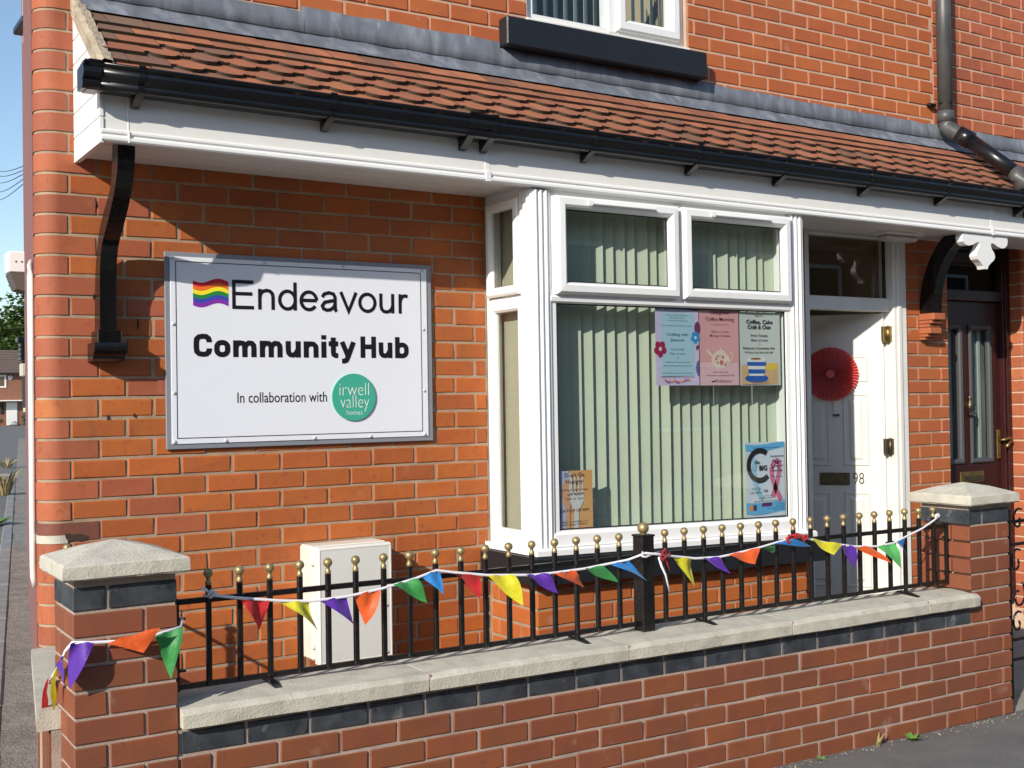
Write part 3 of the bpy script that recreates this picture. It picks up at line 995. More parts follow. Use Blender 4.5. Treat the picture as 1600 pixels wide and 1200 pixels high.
# head, sill, corner posts
mb = MB()
mb.box(X0 + .004, X1 - .004, YB + .004, YB + .07, 2.575, 2.66)
mb.box(X0 + .004, X0 + .07, YB + .07, -.0, 2.575, 2.66)
mb.build('head', M_UPVC, bay)
def flutes(mb, u0, u1, v0, v1, M, n=3):
    """fluted cover trim: raised flat with n rounded ribs"""
    prof = [(u0, 0), (u0, .008)]
    w = (u1 - u0)
    for i in range(n):
        a = u0 + w * (.06 + i * .9 / n)
        b = u0 + w * (.06 + (i + .62) * .9 / n)
        prof += [(a, .008)]
        for t in range(5):
            th = math.pi * t / 4
            prof.append((a + (b - a) * (1 - math.cos(th)) / 2, .008 + .009 * math.sin(th)))
    prof += [(u1 - .002, .008), (u1, .006), (u1, 0)]
    nn = len(prof)
    vs_ = [(p[0], v0, p[1]) for p in prof] + [(p[0], v1, p[1]) for p in prof]
    fs_ = [(i, i + 1, nn + i + 1, nn + i) for i in range(nn - 1)]
    mb.add(vs_, fs_, False, M)
mb = MB()
mb.box(X0 + .002, X0 + .092, YB + .002, YB + .09, .955, 2.60)
flutes(mb, X0 + .0, X0 + .094, .955, 2.605, FM)
flutes(mb, -YB - .088, -YB - .0, .955, 2.605, LM)
mb.build('corner_post', M_UPVC, bay)
mb = MB()
mb.box(X1 - .10, X1 - .002, YB + .002, .0, .93, 2.60)
flutes(mb, X1 - .10, X1 - .0, .93, 2.605, FM)
mb.build('corner_post', M_UPVC, bay)
# main frame
mb = MB()
zl, zr = .975, .94
us, ue = X0 + .094, X1 - .10
fp = [(0, -.06), (0, .0), (.010, .006)]
# outer members: left, right jambs, bottom rail (dropped), transom, mullion between the top lights
mb.box(us, us + .035, YB + .0, YB + .06, .97, 2.60, .004)
mb.box(ue - .03, ue, YB + .0, YB + .06, .94, 2.60, .004)
vs_ = []
prof_b = [(.0, .0), (.0, .012), (.055, .012), (.072, -.004), (.076, -.02), (.076, -.05), (0, -.05)]
for x, zz in ((us - .002, zl), (ue + .002, zr)):
    vs_ += [(x, YB - w, zz + v) for (v, w) in prof_b]
nb = len(prof_b)
mb.add(vs_, [(k, (k + 1) % nb, nb + (k + 1) % nb, nb + k) for k in range(nb)] + [tuple(range(nb)), tuple(range(nb, 2 * nb))])
prof_t = [(2.092, -.05), (2.092, -.004), (2.100, .010), (2.118, .012), (2.126, .006), (2.15, .006), (2.15, -.05)]
vs_ = []
for x in (us - .002, ue + .002):
    vs_ += [(x, YB - w, v) for (v, w) in prof_t]
mb.add(vs_, [(k, (k + 1) % nb, nb + (k + 1) % nb, nb + k) for k in range(nb)] + [tuple(range(nb)), tuple(range(nb, 2 * nb))])
mb.box(3.605, 3.645, YB + .0, YB + .06, 2.13, 2.6, .003)
mb.build('frame', M_UPVC, bay)
# black gaskets and panes
mb = MB()
mb.add([(us + .035, YB + .012, 1.04), (ue - .03, YB + .012, 1.012), (ue - .03, YB + .012, 2.10), (us + .035, YB + .012, 2.10)], [(0, 1, 2, 3)])
mb.build('main_pane', G_WIN, bay)
mb = MB()
for a, b in (((us + .035, 1.050), (ue - .03, 1.018)),):
    mb.add([(a[0], YB + .008, a[1]), (b[0], YB + .008, b[1]), (b[0], YB + .008, b[1] + .006), (a[0], YB + .008, a[1] + .006)], [(0, 1, 2, 3)])
mb.box(us + .035, us + .041, YB + .006, YB + .012, 1.05, 2.095)
mb.box(ue - .036, ue - .03, YB + .006, YB + .012, 1.02, 2.095)
mb.box(us + .035, ue - .03, YB + .006, YB + .012, 2.086, 2.093)
mb.build('gasket', M_GASKET, bay)
SP = [(0, -.02), (0, .030), (.012, .042), (.040, .044), (.050, .036), (.056, .022), (.058, .004)]
for (a, b) in ((2.880, 3.606), (3.634, 4.366)):
    m2 = MB()
    m2.ring(a, b, 2.132, 2.584, SP, M=FM)
    s_ = m2.build('top_light', M_UPVC, bay)
    rect(MB(), a + .06, b - .06, 2.192, 2.524, FM, .006).build('pane', G_WIN, s_)
    m2 = MB()
    m2.ring(a + .057, b - .057, 2.189, 2.527, [(0, .009), (.006, .009)], M=FM)
    m2.build('gasket', M_GASKET, s_)
    m2 = MB()
    m2.box(a + .17, b - .16, YB - .058, YB - .042, 2.548, 2.563, .005)
    disc(m2, a + .178, 2.556, .013, FM, .0585, 12)
    m2.build('trickle_vent', M_UPVC, s_)
# left side of the bay: small top light over a tall pane
mb = MB()
mb.box(X0 + .002, X0 + .06, -.045, .0, .975, 2.6, .003)
mb.box(X0 + .0, X0 + .06, YB + .09, -.045, 2.098, 2.135, .004)
mb.box(X0 + .0, X0 + .06, YB + .09, -.045, .975, 1.02, .004)
mb.ring(.038, .325, 1.005, 2.105, [(0, .0), (.006, .010), (.030, .010), (.040, .0), (.042, -.02)], M=LM)
mb.build('side_frame', M_UPVC, bay)
rect(MB(), .075, .29, 1.04, 2.07, LM, -.012).build('side_pane', G_WIN, bay)
m2 = MB()
m2.ring(.034, .320, 2.138, 2.585, [(a_ * .8, b_ * .6) for (a_, b_) in SP], M=LM)
s_ = m2.build('side_top_light', M_UPVC, bay)
rect(MB(), .078, .276, 2.18, 2.542, LM, .002).build('pane', G_WIN, s_)
# white sub-sill and black stone sill
mb = MB()
def sillbox(mb, x0, x1, y0, y1, zt0, zt1, th, b=.0):
    """sill with a top falling from zt0 at x0 to zt1 at x1"""
    vs_ = [(x0, y0, zt0 - th), (x1, y0, zt1 - th), (x1, y1, zt1 - th), (x0, y1, zt0 - th), (x0, y0, zt0 - .008), (x1, y0, zt1 - .008), (x1, y1, zt1), (x0, y1, zt0), (x0, y0 + .012, zt0), (x1, y0 + .012, zt1)]
    mb.add(vs_, [(0, 3, 2, 1), (0, 1, 5, 4), (4, 5, 9, 8), (8, 9, 6, 7), (0, 4, 8, 7, 3), (1, 2, 6, 9, 5)])
sillbox(mb, X0 - .028, X1 + .028, YB - .045, .0, .976, .936, .031)
mb.build('sub_sill', M_UPVC, bay)
mb = MB()
sillbox(mb, X0 - .055, X1 + .075, YB - .055, .0, .942, .902, .125)
mb.build('stone_sill', M_NAVY, bay)
# vertical blind
bl = thing('vertical_blind', (3.6, -.27, 1.0), 'sage green vertical blind hanging behind the main bay window pane', 'blind')
for i in range(25):
    x = X0 + .105 + i * .0665
    me_key = 'slat'
    Mx = Matrix.Translation((x, YB + .125, 0)) @ Matrix.Rotation(R(-19 + random.uniform(-4.5, 4.5)), 4, 'Z') @ Matrix.Rotation(R(random.uniform(-.25, .25)), 4, 'Y')
    m2 = MB()
    w = .0445
    vs_ = []
    for z in (.93, 2.60):
        for t in range(5):
            u = -w + 2 * w * t / 4
            vs_.append((u, .004 * math.cos(u / w * 1.5), z))
    m2.add(vs_, [(t, t + 1, 6 + t, 5 + t) for t in range(4)], True, Mx)
    m2.build('slat', M_BLIND, bl)
MB().box(X0 + .10, X1 - .10, YB + .10, YB + .15, 2.60, 2.645, .004).build('head_rail', M_UPVC, bl)
bl2 = thing('side_blind', (2.9, -.2, 1.0), 'beige closed blind behind the narrow side pane of the bay', 'blind')
for i in range(4):
    MB().box(X0 + .066 + .002 * (i % 2), X0 + .067 + .002 * (i % 2), .03 - (i + 1) * .088 - .004, .03 - i * .088 + .004, 1.0, 2.57).build('slat', M_BLINDB, bl2)

# ================================================================== SIGN BOARD
sg = thing('sign_board', (1.83, -.01, 1.47), 'large white sign board with grey border and rainbow flag on the brick wall', 'sign')
SX0, SX1, SZ0, SZ1 = SIGN
MB().box(SX0, SX1, -.016, -.003, SZ0, SZ1, .002).build('backing_board', M_SIGNG, sg)
MB().box(SX0 + .021, SX1 - .027, -.0205, -.0155, SZ0 + .022, SZ1 - .020, .001).build('white_panel', M_SIGNW, sg)
S_ = FR(-.0212)
mb = MB()
mb.ring(1.254, 2.398, 1.511, 2.247, [(0, 0), (.0035, 0)], M=S_)
mb.build('border_line', M_INK, sg)
def arc(cx_, cy_, rx, ry, a0, a1, n=16):
    return [(cx_ + rx * math.cos(R(a0 + (a1 - a0) * i / n)), cy_ + ry * math.sin(R(a0 + (a1 - a0) * i / n))) for i in range(n + 1)]
# drawn letters: advance width and centre-line strokes, capitals one unit high
THIN = {
 'E': (.93, [[(.168, 0), (.168, 1)], [(.12, .945), (.86, .945)], [(.168, .53), (.82, .53)], [(.12, .055), (.87, .055)]]),
 'n': (.776, [[(.15, 0), (.15, .725)], [(.15, .42), (.18, .56), (.27, .645), (.40, .675), (.52, .65), (.60, .57), (.625, .45), (.625, 0)]]),
 'd': (.776, [arc(.375, .362, .285, .315, 0, 360, 28), [(.655, 0), (.655, 1)]]),
 'e': (.776, [[(.10, .375), (.685, .375)], [(.683, .375)] + arc(.39, .362, .29, .315, 5, 325, 26)]),
 'a': (.776, [[(.12, .51), (.19, .625), (.37, .68), (.54, .64), (.605, .52), (.605, .16), (.62, .06), (.66, 0)], [(.605, .41), (.42, .375), (.21, .33), (.115, .20), (.16, .095), (.29, .045), (.43, .07), (.55, .16), (.605, .28)]]),
 'v': (.698, [[(.05, .725), (.348, .03), (.646, .725)]]),
 'o': (.776, [arc(.388, .362, .30, .315, 0, 360, 28)]),
 'u': (.776, [[(.15, .725), (.15, .27), (.18, .14), (.26, .065), (.38, .045), (.50, .08), (.59, .18), (.625, .30)], [(.625, 0), (.625, .725)]]),
 'r': (.465, [[(.15, 0), (.15, .725)], [(.15, .40), (.18, .54), (.25, .64), (.35, .67), (.46, .645)]]),
}
def rr(x0, x1, y0, y1, r, n=5):
    return arc(x1 - r, y1 - r, r, r, 0, 90, n) + arc(x0 + r, y1 - r, r, r, 90, 180, n) + arc(x0 + r, y0 + r, r, r, 180, 270, n) + arc(x1 - r, y0 + r, r, r, 270, 360, n) + [(x1, y1 - r)]
BOLD = {
 'C': (.83, [[(.69, .63), (.69, .69), (.66, .80), (.57, .875), (.43, .89), (.28, .86), (.19, .77), (.17, .62), (.17, .38), (.19, .23), (.28, .14), (.43, .11), (.57, .125), (.66, .20), (.69, .31), (.69, .37)]]),
 'o': (.78, [rr(.17, .61, .105, .63, .20)]),
 'm': (1.115, [[(.17, 0), (.17, .735)], [(.17, .42), (.22, .55), (.33, .625), (.46, .61), (.53, .53), (.545, .40), (.545, 0)], [(.545, .42), (.60, .55), (.71, .625), (.84, .61), (.91, .53), (.925, .40), (.925, 0)]]),
 'u': (.79, [[(.17, .735), (.17, .33), (.19, .20), (.26, .125), (.38, .105), (.49, .16), (.56, .28), (.58, .34)], [(.605, 0), (.605, .735)]]),
 'n': (.79, [[(.17, 0), (.17, .735)], [(.17, .42), (.22, .55), (.34, .625), (.50, .61), (.59, .52), (.605, .38), (.605, 0)]]),
 'i': (.36, [[(.17, 0), (.17, .735)], [(.17, .835), (.17, 1.03)]]),
 't': (.54, [[(.24, .93), (.24, .26), (.26, .15), (.33, .105), (.46, .10)], [(.03, .64), (.46, .64)]]),
 'y': (.72, [[(.10, .735), (.375, .06)], [(.63, .735), (.36, .02), (.30, -.10), (.22, -.145), (.09, -.15)]]),
 'H': (.86, [[(.17, 0), (.17, 1)], [(.68, 0), (.68, 1)], [(.17, .52), (.68, .52)]]),
 'b': (.78, [[(.17, 0), (.17, 1)], rr(.17, .61, .105, .63, .20)]),
}
def letters(mb, word, glyphs, u0, u1, v, h, wd):
    tot = sum(glyphs[ch][0] for ch in word)
    sx = (u1 - u0) / (tot - .14) / h
    x = -.07
    q = 0
    for ch in word:
        adv, strokes = glyphs[ch]
        for st in strokes:
            n_ = len(st)
            vs_ = []
            closed = abs(st[0][0] - st[-1][0]) + abs(st[0][1] - st[-1][1]) < 1e-6
            for i in range(n_):
                a_ = st[i - 1] if i else (st[-2] if closed else st[0])
                b_ = st[i + 1] if i < n_ - 1 else (st[1] if closed else st[-1])
                t1 = Vector((st[i][0] - a_[0], st[i][1] - a_[1])); t2 = Vector((b_[0] - st[i][0], b_[1] - st[i][1]))
                t1 = t1.normalized() if t1.length > 1e-9 else t2.normalized()
                t2 = t2.normalized() if t2.length > 1e-9 else t1
                t_ = (t1 + t2).normalized()
                k_ = 1 / max(.45, t_.dot(t1))
                nx, ny = -t_.y * wd / 2 * k_, t_.x * wd / 2 * k_
                vs_ += [(u0 + (x + (st[i][0] + nx)) * h * sx, v + (st[i][1] + ny) * h, .00005 * q), (u0 + (x + (st[i][0] - nx)) * h * sx, v + (st[i][1] - ny) * h, .00005 * q)]
            mb.add(vs_, [(2 * i, 2 * i + 1, 2 * i + 3, 2 * i + 2) for i in range(n_ - 1)], M=S_)
            q += 1
        x += adv
    return mb
letters(MB(), 'Endeavour', THIN, 1.490, 2.319, 2.055, .123, .126).build('lettering', M_INK, sg)
mb = letters(MB(), 'Community', BOLD, 1.328, 2.054, 1.850, .097, .225)
letters(mb, 'Hub', BOLD, 2.088, 2.328, 1.850, .097, .225).build('lettering', M_INK, sg)
mb = MB()
text_mb(mb, 'In collaboration with', S_, u0=1.512, u1=1.921, v=1.656, h=.044, bold=.004, res=4)
mb.build('lettering', M_INK, sg)
# waving rainbow flag
RB = [(.55, .012, .03), (.80, .16, .02), (.86, .74, .03), (.02, .22, .05), (.05, .06, .42), (.22, .03, .36)]
for i, c in enumerate(RB):
    m2 = MB()
    vs_ = []
    nn = 14
    for k in range(nn + 1):
        u = 1.327 + .152 * k / nn
        wv = .010 * math.sin(k / nn * 2 * math.pi + .2) * -1
        v1 = 2.170 + wv - i * .0172
        vs_ += [(u, v1, .0), (u, v1 - .0172, .0)]
    m2.add(vs_, [(2 * k, 2 * k + 1, 2 * k + 3, 2 * k + 2) for k in range(nn)], M=S_)
    m2.build('flag_stripe', mat('stripe%d' % i, c, .35), sg)
# round green emblem standing off the panel
mb = MB()
pl = [(2.049 + .1055 * math.cos(2 * math.pi * i / 48), 1.674 + .1055 * math.sin(2 * math.pi * i / 48)) for i in range(48)]
mb.prism(pl, -.001, .007, M=S_)
em = mb.build('round_emblem', mat('emblem_green', (.055, .385, .27), .35), sg)
mb = MB()
text_mb(mb, 'irwell', S_, u0=1.978, u1=2.122, v=1.681, h=.058, w=.0078, bold=-.018, res=4)
text_mb(mb, 'valley', S_, u0=1.982, u1=2.122, v=1.626, h=.058, w=.0078, bold=-.018, res=4)
text_mb(mb, 'homes', S_, u0=2.012, u1=2.088, v=1.595, h=.022, w=.0078, bold=-.01, res=3)
mb.build('lettering', mat('emblem_white', (.80, .84, .80), .4), em)
for (x, z) in [(1.243, 2.258), (1.638, 2.258), (2.008, 2.257), (2.406, 2.257), (1.243, 1.985), (1.243, 1.70), (1.243, 1.499), (2.407, 1.985), (2.407, 1.70), (2.407, 1.499), (1.46, 1.497), (1.86, 1.497), (2.13, 1.497)]:
    MB().lathe([(.0075, 0), (.0075, .002), (.005, .0045), (.0, .005)], (0, 0, 0), 12, M=basis((x, -.0205, z), (1, 0, 0), (0, 0, 1), (0, -1, 0))).build('screw_cap', mat('screw_grey', (.55, .56, .58), .3), sg)

# ================================================================== POSTERS in the bay window
PY = YB + .0175
PW = FR(PY)
def poster(name, u0, u1, v0, v1, col, label):
    t = thing(name, ((u0 + u1) / 2, PY, v0), label, 'poster')
    m2 = MB()
    nn = 6
    vs_ = []
    for k in range(nn + 1):
        u = u0 + (u1 - u0) * k / nn
        b = .002 * math.sin(k / nn * math.pi * 1.3)
        vs_ += [(u, v0, -b - .001), (u, v1, -b - .001)]
    m2.add(vs_, [(2 * k, 2 * k + 2, 2 * k + 3, 2 * k + 1) for k in range(nn)], M=PW)
    m2.build('sheet', col, t)
    return t, (lambda fu, fv: (u0 + (u1 - u0) * fu, v1 - (v1 - v0) * fv))
def ptext(t, f, lines, material, w=.0012):
    m2 = MB()
    for (s, cu, cv, wd, h, bd) in lines:       # centre u, baseline v, width fraction, cap height in m
        u, v = f(cu, cv)
        w0 = f(cu - wd / 2, 0)[0]
        w1 = f(cu + wd / 2, 0)[0]
        text_mb(m2, s, PW, u0=w0, u1=w1, v=v, h=h, w=w, bold=bd, res=2)
    return m2.build('lettering', material, t)
def blob(m2, f, pts, w):
    m2.add([(*f(a, b), w) for a, b in pts], [tuple(range(len(pts)))], M=PW)
def ell(f, cu, cv, ru, rv, n=16, a0=0, a1=2 * math.pi):
    return [(cu + ru * math.cos(a0 + (a1 - a0) * i / n), cv + rv * math.sin(a0 + (a1 - a0) * i / n)) for i in range(n)]
INKT = mat('poster_teal_ink', (.02, .09, .11), .6)
INKP = mat('poster_plum_ink', (.16, .03, .06), .6)
INKB = mat('poster_black_ink', (.012, .012, .014), .6)

t, f = poster('craft_poster', 3.486, 3.762, 1.709, 2.098, mat('lilac_paper', (.56, .47, .66), .55, var=((.64, .52, .68), .6), vscale=9.), 'lilac and pale blue craft poster with red flower at left of the poster row')
m2 = MB(); blob(m2, f, [(.12, .08), (.90, .08), (.90, .88), (.12, .88)], .0006); m2.build('blue_panel', mat('paper_blue', (.36, .52, .62), .55), t)
ptext(t, f, [('Do you want to try something new', .50, .115, .50, .006, 0), ('and creative? Maybe', .50, .15, .34, .006, 0), ('in a safe and relaxing space?', .50, .185, .48, .006, 0), ('Come and join our talented crafters at the session', .50, .25, .68, .006, 0),
             ('Crafting with', .50, .37, .50, .013, .012), ('Jeannie', .50, .44, .32, .013, .012), ('Every Friday', .50, .555, .30, .010, 0), ('10am-12 noon', .50, .61, .34, .010, 0), ('at', .50, .66, .05, .009, 0),
             ('Endeavour Community Hub', .50, .715, .56, .008, 0), ('98 Calvert Road, Bolton BL3 3BT', .50, .76, .66, .008, 0), ('No commitment, just craft and some fun chat', .50, .85, .70, .006, 0), ('Contact us for more: info on our noticeboard', .50, .90, .78, .006, 0)], INKT)
def flower(cu, cv, r, col, mid):
    m2 = MB()
    for i in range(5):
        th = 2 * math.pi * i / 5 + .3
        blob(m2, f, ell(f, cu + r * .72 * math.cos(th), cv + r * .52 * math.sin(th), r * .52, r * .38, 12), .0014 + i * .00005)
    m2.build('flower', mat('fl_%s' % str(col), col, .5), t)
    m2 = MB(); blob(m2, f, ell(f, cu, cv, r * .3, r * .22, 10), .0022); m2.build('flower_centre', mat('fl_%s' % str(mid), mid, .5), t)
flower(.10, .54, .12, (.32, .012, .07), (.75, .55, .6))
flower(.92, .39, .09, (.03, .25, .55), (.6, .75, .85))
m2 = MB(); blob(m2, f, [(.30, .0), (1, .0), (1, .05), (.7, .035), (.45, .025)], .0009); blob(m2, f, ell(f, .97, .27, .07, .085), .0009); blob(m2, f, [(.93, .50), (1, .48), (1, .53), (.94, .56)], .0009); m2.build('plum_mark', mat('plum', (.16, .03, .12), .5), t)
m2 = MB(); blob(m2, f, [(1, .67), (.95, .70), (.92, .76), (.93, .83), (.97, .88), (1, .89)], .0009); m2.build('blue_mark', mat('inkblue', (.10, .12, .30), .5), t)
random.seed(21)
for i in range(12):
    m2 = MB(); blob(m2, f, ell(f, .2 + i * .052, .945 + random.uniform(-.02, .02), .022, .015, 8), .0016 + i * .0001)
    m2.build('petal', mat('petal%d' % (i % 4), [(.75, .30, .05), (.60, .04, .12), (.45, .12, .45), (.80, .45, .08)][i % 4], .5), t)

t, f = poster('coffee_poster', 3.768, 4.030, 1.708, 2.090, mat('pink_paper', (.66, .33, .34), .55, var=((.58, .27, .29), .5), vscale=4.), 'pink coffee morning poster with flowered teapot in middle of the poster row')
m2 = MB(); blob(m2, f, [(0, .70), (1, .70), (1, 1), (0, 1)], .0005); m2.build('table_band', mat('pink_table', (.68, .42, .46), .5), t)
ptext(t, f, [('Evergreen', .52, .055, .48, .016, .004), ('Coffee Morning', .52, .145, .72, .017, .004), ('for residents & everyone', .52, .20, .44, .006, 0), ('10am to 12 noon', .52, .30, .44, .010, 0), ('Monday 7 October', .52, .355, .52, .010, .004),
             ('Endeavour Hub', .52, .835, .36, .008, 0), ('98 Calvert Road, Bolton BL3 3BT', .52, .88, .72, .008, 0)], INKP)
ptext(t, f, [('Endeavour', .60, .965, .40, .018, -.004)], INKB)
m2 = MB(); blob(m2, f, [(.28, .945), (.40, .935), (.38, .95), (.30, .962)], .0012); m2.build('small_flag', INKB, t)
POT = mat('teapot_cream', (.72, .60, .50), .5, var=((.60, .42, .36), .5), vscale=40.)
m2 = MB()
blob(m2, f, ell(f, .52, .665, .235, .115, 24), .0010)
blob(m2, f, ell(f, .52, .565, .12, .035, 16), .0012)
blob(m2, f, [(.31, .63), (.24, .60), (.16, .53), (.185, .515), (.24, .555), (.32, .59)], .0011)
blob(m2, f, ell(f, .525, .52, .022, .017, 8), .0013)
nn = 12
for i in range(nn):
    a, b = [(-1.45 + 2.9 * (i + q) / nn) for q in (0, 1)]
    blob(m2, f, [(.73 + .115 * math.cos(a), .62 + .075 * math.sin(a)), (.73 + .115 * math.cos(b), .62 + .075 * math.sin(b)), (.73 + .085 * math.cos(b), .62 + .055 * math.sin(b)), (.73 + .085 * math.cos(a), .62 + .055 * math.sin(a))], .0011)
m2.build('teapot_picture', POT, t)
random.seed(41)
for i in range(16):
    an, rd = random.uniform(0, 6.28), random.uniform(.1, .9) ** .5
    m2 = MB(); blob(m2, f, ell(f, .52 + .19 * rd * math.cos(an), .672 + .085 * rd * math.sin(an), .014 + .012 * (i % 3 == 0), .010 + .008 * (i % 3 == 0), 7), .0016 + i * .00004)
    m2.build('rose', mat('rose_print%d' % (i % 3), [(.50, .12, .15), (.42, .40, .22), (.60, .32, .28)][i % 3], .5), t)
m2 = MB(); blob(m2, f, ell(f, .545, .70, .05, .034, 10), .0013); m2.build('rose', MATS['rose_print0'], t)

t, f = poster('cake_poster', 4.038, 4.322, 1.706, 2.084, mat('grey_paper', (.55, .57, .55), .55), 'pale grey coffee and cake poster with blue striped cup')
m2 = MB(); blob(m2, f, [(.03, .72), (.94, .72), (.94, .985), (.03, .985)], .0005); m2.build('table_picture', mat('wood_print', (.60, .36, .18), .5, var=((.66, .46, .28), .6), vscale=30.), t)
ptext(t, f, [('COME ALONG', .47, .055, .22, .006, .01), ('Coffee, Cake', .49, .155, .66, .019, .026), ('Craft & Chat', .48, .225, .58, .019, .026), ('Every Tuesday', .48, .33, .42, .012, .012), ('10am-12 noon', .48, .395, .42, .012, .012), ('at', .48, .44, .05, .008, 0),
             ('Endeavour Community Hub', .47, .505, .78, .012, .012), ('98 Calvert Road, Bolton BL3 3BT', .47, .56, .70, .009, .01)], INKB)
m2 = MB(); blob(m2, f, [(.64, .70), (.92, .69), (.93, .78), (.64, .79)], .0008); m2.build('cake_picture', mat('cake_print', (.75, .50, .07), .5), t)
CUPB, CUPW = mat('cup_blue', (.025, .10, .42), .45), mat('cup_white', (.72, .70, .64), .45)
m2 = MB(); blob(m2, f, ell(f, .40, .905, .29, .06, 20), .0009); m2.build('saucer_picture', CUPB, t)
for i, (va, vb, ua, ub) in enumerate(((.64, .68, .17, .63), (.68, .735, .165, .635), (.735, .78, .18, .62), (.78, .84, .19, .61), (.84, .87, .21, .59))):
    m2 = MB(); blob(m2, f, [(ua, va), (ub, va), (ub - .01, vb), (ua + .01, vb)], .0012); m2.build('cup_band', CUPB if i % 2 else CUPW, t)
m2 = MB(); blob(m2, f, ell(f, .40, .635, .22, .025, 18), .0016); m2.build('cup_rim', CUPW, t)
m2 = MB(); blob(m2, f, ell(f, .38, .636, .14, .016, 14), .0019); m2.build('coffee_froth', mat('froth', (.30, .13, .06), .5), t)
ptext(t, f, [('Endeavour', .50, .975, .40, .016, -.004)], mat('ghost_ink', (.25, .15, .09), .6))

t, f = poster('charity_poster', 4.062, 4.338, 1.026, 1.412, mat('white_paper', (.66, .68, .74), .55, var=((.56, .64, .76), .8), vscale=9.), 'white and sky blue awareness poster with big black C at lower right of the window')
m2 = MB()
nn = 10
vs_ = []
for i in range(nn + 1):
    u = i / nn
    vs_ += [(*f(u, .02 + .015 * math.sin(u * 5)), .0006), (*f(u, .10 + .02 * math.sin(u * 4 + .4)), .0006)]
m2.add(vs_, [(2 * i, 2 * i + 1, 2 * i + 3, 2 * i + 2) for i in range(nn)], M=PW)
vs_ = []
for i in range(nn + 1):
    u = i / nn
    vs_ += [(*f(u, .80 + .012 * math.sin(u * 4)), .0006), (*f(u, .955 + .012 * math.sin(u * 5)), .0006)]
m2.add(vs_, [(2 * i, 2 * i + 1, 2 * i + 3, 2 * i + 2) for i in range(nn)], M=PW)
m2.build('blue_band', mat('skyblue_print', (.13, .42, .70), .5), t)
m2 = MB()
nn = 26
for i in range(nn):
    a, b = [R(-52) - R(262) * (i + q) / nn for q in (0, 1)]
    def cp(an, r): return (.36 + r * math.cos(an), .31 + r * .70 * -math.sin(an) * -1)
    blob(m2, f, [cp(a, .335), cp(b, .335), cp(b, .235), cp(a, .235)], .0011)
m2.build('big_letter', INKB, t)
def ribbon(pts, wd, col, nm, w):
    m2 = MB()
    for (p, q) in zip(pts[:-1], pts[1:]):
        dx, dy = q[0] - p[0], q[1] - p[1]
        l = math.hypot(dx, dy)
        nx, ny = -dy / l * wd / 2, dx / l * wd / 2 * .72
        blob(m2, f, [(p[0] + nx, p[1] + ny), (q[0] + nx, q[1] + ny), (q[0] - nx, q[1] - ny), (p[0] - nx, p[1] - ny)], w)
    m2.build(nm, col, t)
PINK, PBL = mat('pink_ribbon_print', (.62, .16, .28), .5), mat('blue_ribbon_print', (.30, .52, .70), .5)
ribbon([(.24, .22), (.20, .38), (.22, .52), (.30, .66), (.42, .76)], .11, PBL, 'printed_ribbon', .0008)
ribbon([(.90, .80), (.76, .64), (.66, .46), (.66, .34), (.76, .255), (.85, .27), (.87, .36), (.80, .54), (.68, .74)], .11, PINK, 'printed_ribbon', .0009)
ptext(t, f, [('Chat to Gifford presents', .52, .085, .66, .008, .004)], mat('navy_ink', (.02, .08, .30), .6))
ptext(t, f, [('the', .29, .285, .13, .016, .022), ('BIG', .44, .375, .20, .024, .03), ('Awareness', .80, .205, .36, .010, .012), ('Raising', .80, .27, .24, .010, .012), ('& Support', .80, .335, .32, .010, .012), ('Event Day', .80, .40, .28, .010, .012), ('with charities', .80, .48, .28, .007, 0), ('Wed 23 Oct', .26, .625, .24, .009, 0), ('5.30-7.30pm', .24, .68, .30, .009, 0), ('10', .50, .67, .09, .013, .02),
             ('Free event', .57, .725, .20, .006, 0), ('Refreshments available', .50, .755, .36, .006, 0), ('Supporting the community with cancer awareness', .53, .795, .68, .006, .008)], INKB, .0016)
m2 = MB(); blob(m2, f, [(.08, .835), (.17, .835), (.17, .91), (.08, .91)], .0010); m2.build('orange_logo', mat('logo_orange', (.70, .28, .08), .5), t)
m2 = MB(); blob(m2, f, [(.175, .835), (.26, .835), (.26, .91), (.175, .91)], .0010); m2.build('navy_logo', mat('logo_navy', (.03, .04, .16), .5), t)
m2 = MB(); blob(m2, f, [(.40, .815), (.64, .815), (.66, .83), (.64, .865), (.40, .865), (.385, .84)], .0010); m2.build('maroon_logo', mat('logo_maroon', (.12, .03, .14), .5), t)
ptext(t, f, [('Tel: 01204 330033', .88, .845, .16, .005, 0), ('Reg. charity', .86, .87, .20, .005, 0), ('email us at the centre for info', .75, .895, .42, .005, 0), ('find us on the web', .82, .92, .26, .005, 0)], INKB, .0016)

t, f = poster('food_poster', 2.868, 3.092, 1.042, 1.318, mat('orange_paper', (.66, .34, .13), .55, var=((.62, .38, .20), .6), vscale=6.), "orange food bank poster with white fork and spoon at lower left of the window")
FORK = mat('fork_print', (.62, .60, .62), .5)
m2 = MB(); blob(m2, f, [(0, 0), (.40, 0), (.40, 1), (0, 1)], .0004); m2.build('lavender_half', mat('lavender_paper', (.42, .44, .60), .55), t)
m2 = MB()
blob(m2, f, [(.40, .04), (.47, .04), (.47, .34), (.40, .34)], .0009)
for i in range(4):
    blob(m2, f, [(.44 + i * .095, .10), (.475 + i * .095, .10), (.485 + i * .095, .40), (.43 + i * .095, .40)], .0008)
blob(m2, f, [(.43, .38), (.775, .38), (.765, .52), (.70, .61), (.64, .65), (.64, .99), (.52, .99), (.52, .65), (.47, .60), (.43, .52)], .0008)
m2.build('fork_picture', FORK, t)
m2 = MB(); blob(m2, f, ell(f, .36, .38, .155, .24, 22), .0006); blob(m2, f, [(.32, .55), (.42, .55), (.42, .99), (.30, .99)], .00065); m2.build('spoon_picture', mat('spoon_print', (.62, .33, .20), .5), t)
